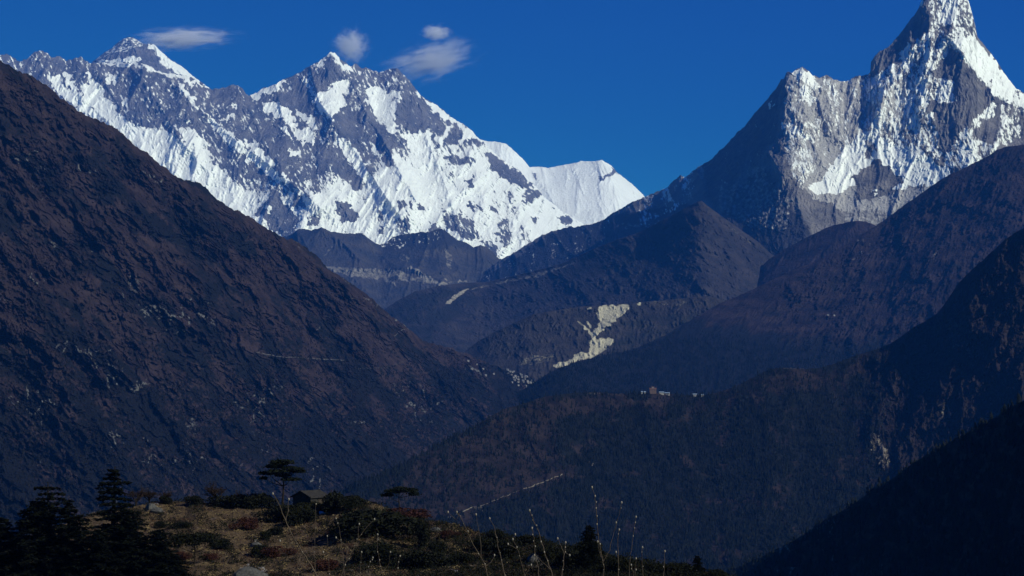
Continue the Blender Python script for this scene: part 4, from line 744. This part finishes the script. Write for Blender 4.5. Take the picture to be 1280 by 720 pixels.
def fir(seed, h=12.0, w=0.30, gap=0.08, dens=1.0, name="fir_tree"):
    rg = np.random.default_rng(seed); e = empty(name, (0, 0, 0)); tr = Mesh(); cr = Mesh()
    lean = rg.normal(0, 0.02, 2) * h
    tp = [(0, 0, -0.6), (lean[0]*.3, lean[1]*.3, h*.35), (lean[0]*.7, lean[1]*.7, h*.7), (lean[0], lean[1], h)]
    tr.tube(tp, [h*.024, h*.018, h*.010, h*.003], 7)
    z = h * 0.10; tier = 0
    while z < h * 0.97:
        f = 1 - (z / h); Lb = h * w * (f ** 0.55) * rg.uniform(0.7, 1.15) + 0.15; nb = int(rg.integers(5, 8)); a0 = rg.uniform(0, 6)
        for k in range(nb):
            if rg.random() < gap: continue
            a = a0 + 2 * math.pi * k / nb + rg.normal(0, 0.2); L = Lb * rg.uniform(0.55, 1.25); t = z / h
            base = np.array([lean[0]*t, lean[1]*t, z]); tip = base + np.array([math.cos(a) * L, math.sin(a) * L, L * rg.uniform(-0.22, 0.10)])
            mid = (base + tip) / 2 + np.array([0, 0, L * 0.08]); tr.tube([base, mid, tip], [0.05, 0.035, 0.012], 3)
            n = int(44 * dens * L * rg.uniform(0.5, 1.3)); u = rg.uniform(0.12, 1.0, n)[:, None]; c = np.where(u < .5, base + (mid - base) * u * 2, mid + (tip - mid) * (u - .5) * 2)
            side = np.array([-math.sin(a), math.cos(a), 0]) * (rg.normal(0, 0.20, (n, 1)) * L * (1.1 - u)) ; c = c + side + rg.normal(0, 0.07, (n, 3)); c[:, 2] -= np.abs(rg.normal(0, 0.10, n))
            cr.leaves(c, 0.24, rg, 0.45)
        z += h * rg.uniform(0.035, 0.06); tier += 1
    tr.obj("trunk", m_bark, e); cr.obj("crown", m_needle, e); return e
def pad_tree(seed, h, pads, name, mat, tw=0.03, leaf=0.2, curve=0.0):
    """spreading tree: pads = (x, y, z, rx, rz, n) as shares of h"""
    rg = np.random.default_rng(seed); e = empty(name, (0, 0, 0)); tr = Mesh(); cr = Mesh()
    top = max(p[2] for p in pads) * h
    tk = [np.array((curve * h * math.sin(t * 2.4), 0, -0.5 + (top + 0.5) * t)) for t in np.linspace(0, 1, 7)]
    tr.tube(tk, list(np.linspace(h * tw, h * tw * 0.25, 7)), 8)
    for (x, y, z, rx, rz, n) in pads:
        c = np.array((x, y, z)) * h; t = min(max((c[2] - h * 0.10) / top, 0.1), 0.95); i = int(t * 6); b = tk[i]
        tr.tube([b, (b + c) / 2 + (0, 0, -0.02 * h), c], [h * tw * 0.4, h * tw * 0.25, h * tw * 0.1], 5)
        for _ in range(5):
            q = c + rg.normal(0, 1, 3) * (rx * h * 0.5, rx * h * 0.5, rz * h * 0.3); tr.tube([c - (c - b) * 0.2, q], [h * tw * .12, h * tw * 0.05], 3)
        v = rg.normal(0, 1, (n, 3)); v /= np.linalg.norm(v, axis=1)[:, None]; rr = rg.uniform(0.15, 1, (n, 1)) ** 0.45
        bump = 1 + 0.3 * np.sin(v[:, :1] * 7 + x * 9) * np.cos(v[:, 1:2] * 6 + seed)
        pts = c + v * rr * bump * np.array((rx, rx, rz)) * h; pts[:, 2] = np.maximum(pts[:, 2], c[2] - rz * h * 0.5 + rg.normal(0, .05, n) * rz * h)
        cr.leaves(pts, leaf, rg, 0.6)
    tr.obj("trunk", m_bark, e); cr.obj("crown", mat, e); return e
def bare(seed, h, name="bare_tree", mat=None, spread=0.5, depth=5, base_r=0.022):
    rg = np.random.default_rng(seed); e = empty(name, (0, 0, 0)); tr = Mesh(); tw = Mesh()
    def grow(p, d, L, r, k):
        q = p + d * L; m = (p + q) / 2 + rg.normal(0, 0.05, 3) * L
        (tr if k >= depth - 1 else tw).tube([p, m, q], [r, r * 0.85, r * 0.7], 5 if k >= depth - 1 else 3)
        if k == 0: return
        for _ in range(int(rg.integers(2, 5)) if k < depth else 5):
            nd = d + rg.normal(0, spread, 3); nd[2] = abs(nd[2]) * 0.8 + 0.15; nd /= np.linalg.norm(nd); grow(p + (q - p) * rg.uniform(0.5, 1.0), nd, L * rg.uniform(0.6, 0.82), r * 0.6, k - 1)
    grow(np.array((0, 0, -0.3)), np.array((0.05, 0, 1.0)), h * 0.28, h * base_r, depth)
    tr.obj("trunk", m_bark, e); tw.obj("branches", mat or m_twig, e); return e
def bush(seed, r, hh, name, mat, n=900, leaf=0.12):
    rg = np.random.default_rng(seed); e = empty(name, (0, 0, 0)); tr = Mesh(); cr = Mesh()
    blobs = [(rg.normal(0, r * 0.38), rg.normal(0, r * 0.38), hh * rg.uniform(0.18, 0.66), r * rg.uniform(0.38, 0.62), hh * rg.uniform(0.28, 0.4)) for _ in range(8)]
    for b in blobs:
        tr.tube([(0, 0, -0.3), (b[0] * .6, b[1] * .6, b[2] * .5), b[:3]], [0.06, 0.045, 0.02], 4)
        v = rg.normal(0, 1, (n // 8, 3)); v /= np.linalg.norm(v, axis=1)[:, None]; rr = rg.uniform(0.3, 1, (n // 8, 1)) ** 0.5
        c = np.array(b[:3]) + v * rr * np.array((b[3], b[3], b[4])); c[:, 2] = np.maximum(c[:, 2], 0.02); cr.leaves(c, leaf, rg, 0.8)
    tr.obj("stems", m_bark, e); cr.obj("foliage", mat, e); return e
def put(o, px, py, s=KN, rz=0.0, sc=1.0, dz=0.0, off=0.0):
    p = s.locate(px, py); o.location = (float(p[0]), float(p[1]) + off, float(p[2]) + dz); o.rotation_euler.z = rz; o.scale = (sc, sc, sc); return o
# px scale on the knoll: ~0.14 m for each photograph pixel at 350 m
G1 = "firs at the left end of the knoll"
firA = fir(1, 15.0, 0.24, 0.10); firB = fir(2, 13.0, 0.34, 0.18); firC = fir(3, 11.0, 0.42, 0.05, 1.2)
def M_(px, py, s=KN): return float(s.locate(px, py)[1]) / F
spec = [ # proto, px, base py, top py, label
    (firB, 62, 720, 603, "tall fir with a flat broad top, second from the left edge"), (firA, 140, 716, 583, "tallest dark fir rising above the yellow grass at the left"),
    (firC, 3, 720, 644, "fir cut by the left edge of the picture"), (firC, 42, 724, 628, "bushy fir between the left edge fir and the flat topped one"),
    (firB, 100, 724, 640, "wide fir in the gap between the two tall ones"), (firC, 165, 722, 634, "dense fir at the right foot of the tallest fir"),
    (firC, 196, 726, 660, "low fir spreading over the sunlit grass, at the right of the fir clump"), (firA, 84, 722, 622, "slender fir just right of the flat topped fir"),
    (firC, 122, 728, 660, "low wide fir in front of the tallest fir"), (firC, 70, 730, 668, "low fir at the bottom edge below the flat topped fir"), (firB, 20, 730, 672, "low fir in the bottom left corner"),
    (firC, 215, 732, 692, "lowest fir, at the bottom edge right of the fir clump"), (firC, 155, 732, 680, "low fir at the bottom edge below the tallest fir")]
protoh = {firA.name: 15.0, firB.name: 13.0, firC.name: 11.0}; usedp = set()
for pr, a, b, tpy, lab in spec:
    o = pr if pr.name not in usedp else copy_tree(pr); hh = protoh[pr.name]; usedp.add(pr.name)
    bb = min(b, 722); p = KN.locate(a, bb); sc = (b - tpy) * float(p[1]) / F / hh
    o.location = (float(p[0]), float(p[1]), float(p[2]) - (b - bb) * float(p[1]) / F); o.scale = (sc * 1.45, sc * 1.45, sc); o.rotation_euler.z = a * 1.7; tag(o, lab, "fir tree", G1)
o = fir(9, 10, 0.40, 0.1); put(o, 737, 712, sc=1.0); hsc = (712 - 655) * o.location[1] / F / 10; o.scale = (hsc,) * 3; tag(o, "dark rounded fir alone behind the bare shoots, right of centre", "fir tree")
o = fir(10, 9, 0.36, 0.1); put(o, 872, 719); hsc = (719 - 694) * o.location[1] / F / 9; o.scale = (hsc * 1.3, hsc, hsc); tag(o, "small fir at the far right end of the knoll", "fir tree")
# spreading pines
P1 = [(0.0, 0, 0.93, 0.27, 0.06, 900), (-0.14, 0.05, 0.84, 0.26, 0.045, 700), (0.22, -0.05, 0.80, 0.24, 0.045, 800), (-0.32, 0.1, 0.70, 0.22, 0.04, 600), (0.30, 0.1, 0.74, 0.20, 0.04, 500), (-0.05, -0.2, 0.76, 0.25, 0.04, 500), (0.18, 0, 0.58, 0.22, 0.04, 500), (-0.40, 0, 0.60, 0.10, 0.035, 200), (0.0, 0.2, 0.66, 0.2, 0.05, 400)]
o = pad_tree(21, 9.0, P1, "pine_tree", m_pine, 0.03, 0.26, 0.03); put(o, 353, 632); sc = (632 - 571) * o.location[1] / F / 9.0; o.scale = (sc * 0.95, sc, sc); tag(o, "flat topped pine standing clear against the valley on the knoll crest", "pine tree")
P2 = [(-0.25, 0, 0.80, 0.36, 0.10, 700), (0.22, 0, 0.84, 0.42, 0.10, 800), (0.5, 0, 0.70, 0.25, 0.08, 400), (-0.5, 0.1, 0.66, 0.26, 0.08, 400), (0, -0.1, 0.90, 0.3, 0.08, 500)]
o = pad_tree(22, 5.0, P2, "pine_tree", m_pine, 0.035, 0.22, -0.05); put(o, 500, 640); sc = (641 - 607) * o.location[1] / F / 5.0; o.scale = (sc,) * 3; tag(o, "small umbrella shaped pine on the falling end of the knoll crest", "pine tree")
P3 = [(-0.3, 0, 0.72, 0.40, 0.17, 2400), (0.25, 0, 0.76, 0.42, 0.18, 2400), (0.6, 0, 0.60, 0.28, 0.15, 500), (0, -0.2, 0.66, 0.4, 0.17, 700), (-0.6, 0, 0.58, 0.25, 0.12, 400)]
o = pad_tree(23, 5.0, P3, "juniper_tree", m_rhodo, 0.03, 0.17, 0.02); put(o, 243, 706); sc = (708 - 664) * o.location[1] / F / 5.0; o.scale = (sc,) * 3; tag(o, "round headed dark juniper on a thin trunk in the sunlit grass", "juniper tree")
# bare trees on the crest
bt = bare(31, 6.0, mat=m_twig, depth=6, base_r=0.03)
for i, (a, b, tp, lab) in enumerate([(270, 629, 589, "bare brown tree on the crest left of the flat topped pine"), (308, 632, 602, "smaller bare tree on the crest between the brown one and the pine"), (187, 630, 602, "bare twiggy tree behind the tallest fir"), (205, 628, 606, "low bare tree above the grey rocks at the left of the crest"), (170, 632, 598, "bare thicket tree touching the tallest fir")]):
    o = bt if i == 0 else copy_tree(bt); put(o, a, b, rz=i * 1.3); sc = (b - tp) * o.location[1] / F / 5.6; o.scale = (sc * 1.5, sc * 1.5, sc); tag(o, lab, "bare tree", "bare trees on the knoll crest")
# shrubs
bA = bush(41, 2.4, 2.2, "dark_shrub", m_rhodo, 3600, 0.16); bB = bush(42, 1.6, 2.4, "dark_shrub", m_rhodo, 2800, 0.15); bR = bush(43, 2.0, 1.5, "russet_shrub", m_russet, 2400, 0.13)
shr = [(bA,384,640,44,12,"dark shrub hiding the foot of the stone hut"),(bA,225,661,24,8,"flat dark shrub alone on the upper sunlit grass"),(bA,202,660,12,8,"small dark shrub left of the flat one on the sunlit grass"),(bB,528,684,20,30,"tall rounded dark shrub beside the pale grass patch"),(bA,545,693,26,16,"wide dark shrub in front of the tall rounded one"),
 (bA,328,632,34,16,"dark shrub at the foot of the flat topped pine"),(bA,300,631,50,12,"long dark shrub left of the flat topped pine"),(bA,246,629,20,9,"low dark shrub below the bare brown tree"),(bB,206,630,14,9,"dark rounded shrub at the left tip of the crest"),
 (bB,415,640,30,22,"tall dark shrub right of the stone hut"),(bA,437,634,40,14,"dark shrub on the crest between hut and pine"),(bA,350,652,50,20,"wide dark shrub below the flat topped pine"),(bA,378,655,36,18,"dark shrub right below the stone hut"),(bA,472,668,92,30,"largest dark thicket in the middle of the knoll"),
 (bA,430,668,34,16,"dark shrub left of the largest thicket"),(bR,445,660,26,12,"russet shrub just above the largest thicket"),(bR,510,648,60,12,"russet shrub under the small umbrella pine"),(bR,345,696,30,12,"russet shrub low on the grass left of the forked shoot"),(bR,305,662,26,9,"russet shrub in the middle of the sunlit grass"),
 (bA,325,696,22,14,"dark shrub beside the grey boulder"),(bA,330,674,16,10,"round dark shrub in the grass above the grey boulder"),(bA,282,686,22,12,"dark shrub touching the round headed juniper"),(bR,312,655,24,8,"small russet shrub near the upper grass edge"),(bB,345,668,18,8,"small dark shrub left of the forked shoot"),
 (bA,600,690,34,18,"dark shrub in the middle of the low thickets"),(bA,640,696,40,20,"dark shrub behind the tallest willow shoots"),(bA,575,706,30,14,"dark shrub at the bottom behind the short shoots"),(bA,680,700,40,18,"dark shrub left of the rounded fir"),(bB,620,678,22,14,"small dark shrub on the right crest"),
 (bA,770,715,36,18,"dark shrub right of the rounded fir"),(bA,708,708,30,20,"dark shrub touching the rounded fir"),(bA,520,712,46,22,"dark shrub at the bottom edge near the middle"),(bA,480,706,50,26,"wide dark shrub at the bottom below the largest thicket"),(bR,410,712,34,12,"russet shrub at the bottom edge left of the thickets"),
 (bR,560,672,20,8,"russet shrub beside the pale grass patch"),(bA,815,716,30,12,"low dark shrub toward the right end of the knoll"),(bA,850,718,34,14,"dark shrub left of the far right fir"),(bR,225,700,20,10,"russet shrub beside the juniper trunk"),(bR,262,700,22,8,"russet shrub right of the juniper trunk"),(bA,895,724,26,12,"last dark shrub at the right end of the knoll"),(bA,738,700,40,22,"dark shrub at the foot of the rounded fir"),(bA,655,682,34,12,"low dark shrub on the crest behind the shoots")]
seen = set()
for pr, a, b, wd, ht, lab in shr:
    o = pr if pr.name not in seen else copy_tree(pr); seen.add(pr.name)
    W0 = {bA.name: (4.2, 2.0), bB.name: (2.9, 2.1), bR.name: (3.4, 1.4)}[pr.name]
    put(o, a, b, rz=a * 0.7); m = o.location[1] / F; o.scale = (wd * m / W0[0] * 1.15, wd * m / W0[0], ht * m / W0[1] * 1.1); tag(o, lab, "shrub", "shrubs on the knoll")
# low scrub and grass tufts over the knoll
rg = np.random.default_rng(90)
def scatter(name, mat, n, w, sz, leaf, k_=14):
    w = w.ravel(); w = w / w.sum(); idx = rg.choice(w.size, n, p=w); C = KN.P.reshape(-1, 3)[idx]; m = Mesh()
    ss = rg.uniform(0.4, 1.0, n) ** 1.5 * sz
    c = np.repeat(C, k_, 0) + rg.normal(0, 1, (n * k_, 3)) * np.repeat(ss, k_)[:, None] * np.array((0.5, 0.5, 0.22)) + np.array((0, 0, 1)) * np.repeat(ss, k_)[:, None] * 0.25
    m.leaves(c, leaf, rg, 0.9); m.obj(name, mat)["kind"] = "stuff"
wv = (sstep(0.0, 0.35, fbm(KN.px / 26, KN.py / 11, 5, 42, 0.6)) + 0.08 + 1.0 * sstep(400, 540, KN.px)) * (KN.py < 735) * (KN.px < 1000)
scatter("low_scrub", m_rhodo, 8000, wv, 1.3, 0.15, 16)
scatter("russet_scrub", m_russet, 1700, (sstep(0.0, 0.3, perlin(KN.px / 30, KN.py / 12, 45)) + 0.05) * (KN.py < 735) * (KN.px < 900), 0.8, 0.10, 14)
m_grass = plain("dry yellow grass", (0.13, 0.095, 0.045), (0.24, 0.18, 0.09), 0.7)
scatter("dry_grass", m_grass, 5000, (0.1 + sstep(0.05, 0.35, perlin(KN.px / 20, KN.py / 9, 46))) * (KN.py < 735) * (KN.px < 640), 0.45, 0.09, 10)

# stone hut on the crest
h = empty("stone_hut", (0, 0, 0)); tag(h, "small dark stone hut with a low gabled roof on the knoll crest", "hut")
v, f = box(0, 0, -1, 5.2, 4.8, 3.2); v += [(-2.6, 0, 3.4), (2.6, 0, 3.4)]
soup("wall", v, [q for a in f if a != (4,5,6,7) for q in ((a[0], a[1], a[2]), (a[0], a[2], a[3]))] + [(4,8,7), (5,6,9), (4,5,9), (4,9,8), (6,7,8), (6,8,9)], m_stone, parent=h)
gable("roof", 5.2, 4.8, 2.25, 1.2, 0.45, plain("grey slate roof", (0.016, 0.015, 0.016), (0.036, 0.034, 0.033), 2), h, 0.18); d = boxes("door", [(0.35, -2.42, -0.3, 1.2, 0.08, 1.9)], m_wood, h); boxes("lintel", [(0.35, -2.46, 1.62, 1.7, 0.2, 0.14)], m_wood, d)
p = KN.locate(388, 636); h.location = (float(p[0]), float(p[1]), float(p[2]) + 0.3); h.rotation_euler.z = 0.95; h.scale = (0.85, 0.85, 0.8)
# boulders
def rock(seed, r, mat, name="boulder"):
    rg2 = np.random.default_rng(seed); nu, nv = 22, 14; V = []; dirs = rg2.normal(0, 1, (14, 3)); dirs /= np.linalg.norm(dirs, axis=1)[:, None]; cut = rg2.uniform(0.62, 0.95, 14)
    for j in range(nv + 1):
        for i in range(nu):
            th = math.pi * j / nv; a = 2 * math.pi * i / nu; v = np.array((math.sin(th) * math.cos(a), math.sin(th) * math.sin(a), math.cos(th)))
            k = 1.0
            for dd, c in zip(dirs, cut):
                q = v @ dd
                if q > 0.05: k = min(k, c / q)
            V.append(tuple(v * k * r * np.array((1.3, 1.0, 0.7)) + rg2.normal(0, 0.015, 3) * r))
    Fc = [(j * nu + i, j * nu + (i + 1) % nu, (j + 1) * nu + (i + 1) % nu, (j + 1) * nu + i) for j in range(nv) for i in range(nu)]
    return soup(name, V, [q[::-1] for q in Fc], mat)
m_rock = plain("lichened boulder", (0.035, 0.035, 0.036), (0.085, 0.083, 0.08), 3, bump=0.05); m_white = plain("whitewashed boulder", (0.30, 0.41, 0.44), (0.55, 0.56, 0.58), 3)
for i, (a, b, r, mt, lab) in enumerate([(313,723,2.0,m_rock,"large grey boulder at the bottom edge in the sunlit grass"),(322,684,1.1,m_rock,"pale grey boulder above the bottom one in the grass"),(189,636,1.2,m_rock,"grey rock outcrop at the left end of the crest"),(404,642,0.62,m_white,"small white boulder shining among shrubs below the hut"),(197,640,1.1,m_rock,"smaller grey rock just right of the crest outcrop"),(460,660,1.5,m_rock,"grey boulder beside the largest thicket"),(545,664,0.8,m_rock,"grey stone in the pale grass patch"),(670,702,1.5,m_rock,"grey boulder behind the willow shoots"),(861,715,1.0,m_rock,"pale boulder near the right end of the knoll")]):
    o = rock(100 + i, r, mt); p = KN.locate(a, b); o.location = (float(p[0]), float(p[1]) - r * 0.4, float(p[2]) + r * 0.15); o.rotation_euler.z = i * 1.1; tag(o, lab, "boulder", "boulders on the knoll")

# ================================================================= BARE SHOOTS NEAR THE VIEWER
m_shoot = plain("greyish willow bark", (0.045, 0.034, 0.028), (0.09, 0.07, 0.055), 20); m_bud = plain("pale catkin bud", (0.15, 0.13, 0.11), (0.26, 0.235, 0.20), 60)
shoots = [
 (398, 16, "forked thick bare shoot leaning left in front of the hut", [[(402,735),(392,712),(378,690),(364,668),(357,650),(349,632),(341,617)], [(357,650),(360,638),(361,624)], [(378,690),(372,706),(366,726)], [(364,668),(350,676)]], 6.5),
 (440, 18, "bare shoot leaning right over the largest thicket", [[(420,740),(431,706),(440,690),(447,674),(456,662),(468,649)], [(447,674),(449,655)], [(440,690),(430,680),(420,672)], [(431,706),(418,698),(404,690)]], 5),
 (408, 22, "thin shoots rising between the hut and the thicket", [[(412,735),(411,700),(409,670)], [(394,730),(393,690),(394,660),(395,630)], [(432,730),(428,690),(424,660),(420,648)]], 3.2),
 (470, 20, "short crooked shoots at the bottom near the middle", [[(480,740),(478,716),(474,700),(471,680),(472,668)], [(458,740),(459,715),(463,702),(466,697)], [(492,735),(497,710),(500,695)], [(478,716),(486,705),(488,690)], [(446,740),(450,716),(452,690)]], 3.4),
 (600, 17, "clump of budded shoots left of the tallest one", [[(614,738),(606,705),(598,692),(590,678),(584,664),(575,645),(571,640)], [(602,700),(601,680),(598,662),(595,643)], [(634,738),(627,700),(622,682),(619,662),(612,648)], [(606,708),(615,702),(618,694)], [(575,640),(570,650),(560,640)]], 4.2),
 (650, 17, "budded shoot clump behind the valley trail end", [[(660,738),(652,705),(646,684),(641,674)], [(646,686),(635,680)], [(641,674),(644,668)], [(656,720),(664,706)]], 3.8),
 (690, 16, "tall budded shoot leaning left, tallest of the middle ones", [[(698,742),(688,712),(680,690),(673,664),(666,650),(662,638)], [(676,736),(672,710),(669,690),(668,676),(665,660)], [(688,712),(676,700),(668,694)]], 4.6),
 (704, 17, "short budded shoot with a forked tip right of the tall one", [[(702,742),(703,712),(706,690),(707,678)], [(705,692),(700,680),(697,673)], [(706,690),(712,694)]], 4.2),
 (755, 16, "highest branching shoot with pale buds against the dark forest", [[(754,745),(755,712),(753,700),(749,680),(747,655),(745,635),(744,620),(740,609)], [(754,702),(762,688),(768,664),(774,642),(777,628)], [(753,700),(749,690),(747,677)]], 3.6),
 (774, 17, "straight pale shoot right of the branching one", [[(774,745),(773,712),(773,690),(772,673),(774,662)], [(773,700),(770,690)]], 4.2),
 (792, 18, "slim shoot with a single white bud at its tip", [[(786,745),(787,705),(790,680),(793,660),(795,646)], [(795,725),(794,710),(795,698)]], 3.0),
 (802, 18, "low shoot just right of the single bud one", [[(806,745),(803,708),(802,690),(803,684)]], 2.8),
 (831, 17, "lone short shoot farthest right with two buds", [[(829,745),(830,715),(831,702),(831,689)]], 3.2),
 (790, 19, "small forked shoots at the bottom right of centre", [[(792,745),(792,716),(789,706)], [(792,718),(795,712)]], 3.6)]
rs = random.Random(3)
bb_ = Mesh(); bb_.ball((0, 0, 0), 1.0, 6); bo_ = bb_.obj('bud', m_bud, None, True); bud_me = bo_.data; bpy.data.objects.remove(bo_)
for (bx, D, lab, lines, th) in shoots:
    bz = gnd(0, D); base = ((bx - 640) / F * D, D, bz); e = empty("willow_shoots", base); tag(e, lab, "bare shrub", "bare willow shoots near the viewer")
    bud = Mesh()
    for li, ln in enumerate(lines):
        pts = []; dd = rs.uniform(-0.4, 0.4)
        for (a, b) in ln:
            Dl = D + dd * (735 - b) / 120.0 if ln[0][1] > 725 else D + rs.uniform(-0.02, 0.02)
            pts.append(np.array(((a - 640) / F * Dl, Dl, (HZ - b) / F * Dl)) - np.array(base))
        if ln[0][1] > 725: pts = [np.array((rs.uniform(-.08, .08), rs.uniform(-.08, .08), -0.05))] + pts
        # finer, slightly crooked polyline
        q = []
        for i in range(len(pts) - 1):
            for t in np.linspace(0, 1, 4, endpoint=False): q.append(pts[i] * (1 - t) + pts[i + 1] * t + np.array([rs.gauss(0, 1), rs.gauss(0, 1), 0]) * 0.0025)
        q.append(pts[-1]); n = len(q); r0 = th * 0.0011 * (1.0 if ln[0][1] > 725 else 0.6)
        st = Mesh(); st.tube(q, [r0 * (1 - 0.65 * i / n) for i in range(n)], 6); st_o = st.obj("stem", m_shoot, e, True)
        stem = st_o; tips = []
        for i in range(2, n, 2):
            if q[i][2] > pts[0][2] + 0.3 and rs.random() < (0.6 if th < 6 else 0.3): tips.append((q[i] + np.array((rs.uniform(-.006, .006), 0, 0)), rs.uniform(0.003, 0.0065)))
        tips.append((q[-1], 0.0075))
        for (c, r_) in tips:
            b = bpy.data.objects.new('bud', bud_me); COL.objects.link(b); b.parent = stem; b.location = c; b.scale = (r_, r_, r_)

# ================================================================= CLOUDS (volumes beyond the far end of the haze)
def cloud(loc, size, seed, dens, lab, tilt=0.0):
    m, nt = new_mat("cloud vapour"); nt.nodes.remove(nt.nodes["Principled BSDF"]); L = nt.links
    pv = nt.nodes.new("ShaderNodeVolumePrincipled"); pv.inputs['Color'].default_value = (0.98, 0.98, 0.97, 1); pv.inputs['Anisotropy'].default_value = -0.3
    tc = nt.nodes.new("ShaderNodeTexCoord"); mp = nt.nodes.new("ShaderNodeMapping"); L.new(tc.outputs['Object'], mp.inputs[0]); mp.inputs['Location'].default_value = (seed * 3.1, seed, 0); mp.inputs['Scale'].default_value = (1.6, 1.2, 2.0)
    nz = nt.nodes.new("ShaderNodeTexNoise"); nz.inputs['Scale'].default_value = 1.9; nz.inputs['Detail'].default_value = 7; nz.inputs['Roughness'].default_value = 0.66; nz.inputs['Distortion'].default_value = 0.7; L.new(mp.outputs[0], nz.inputs['Vector'])
    ln = nt.nodes.new("ShaderNodeVectorMath"); ln.operation = 'LENGTH'; L.new(tc.outputs['Object'], ln.inputs[0])
    f = N(nt, "ShaderNodeMapRange", interpolation_type='SMOOTHSTEP'); L.new(ln.outputs['Value'], f.inputs[0]); f.inputs[1].default_value = 1.0; f.inputs[2].default_value = 0.0
    a = N(nt, "ShaderNodeMath", operation='MULTIPLY_ADD'); L.new(f.outputs[0], a.inputs[0]); a.inputs[1].default_value = 0.30; L.new(nz.outputs['Fac'], a.inputs[2])
    r = N(nt, "ShaderNodeMapRange", interpolation_type='SMOOTHSTEP'); L.new(a.outputs[0], r.inputs[0]); r.inputs[1].default_value = 0.56; r.inputs[2].default_value = 0.80
    b = N(nt, "ShaderNodeMath", operation='MULTIPLY'); L.new(r.outputs[0], b.inputs[0]); L.new(f.outputs[0], b.inputs[1])
    c = N(nt, "ShaderNodeMath", operation='MULTIPLY'); L.new(b.outputs[0], c.inputs[0]); c.inputs[1].default_value = dens; L.new(c.outputs[0], pv.inputs['Density'])
    L.new(pv.outputs[0], nt.nodes["Material Output"].inputs['Volume'])
    V = []; nu, nv = 20, 12
    for j in range(nv + 1):
        for i in range(nu): th = math.pi * j / nv; ph = 2 * math.pi * i / nu; V.append((math.sin(th) * math.cos(ph), math.sin(th) * math.sin(ph), math.cos(th)))
    o = soup("cloud", V, [(j*nu+i, (j+1)*nu+i, (j+1)*nu+(i+1) % nu, j*nu+(i+1) % nu) for j in range(nv) for i in range(nu)], m)
    o.location = loc; o.scale = size; o.rotation_euler.y = tilt; tag(o, lab, "cloud"); return o
CY = 33500.0; q = CY / F
for i, (a, b, w, hgt, dn, tl, lab) in enumerate([(228, 49, 92, 22, 0.011, -0.04, "long cloud plume trailing from the highest pyramid"), (438, 57, 34, 34, 0.0075, 0.3, "small upright puff just right of the central summit"),
    (545, 41, 28, 15, 0.009, 0.0, "smallest cloud, a tiny tuft above the stretched one"), (538, 76, 88, 36, 0.008, -0.25, "stretched wisp of cloud right of the central summits")]):
    cloud(((a - 640) * q, CY, (HZ - b) * q), (w * q, 420, hgt * q), i * 5 + 2, dn, lab, tl)
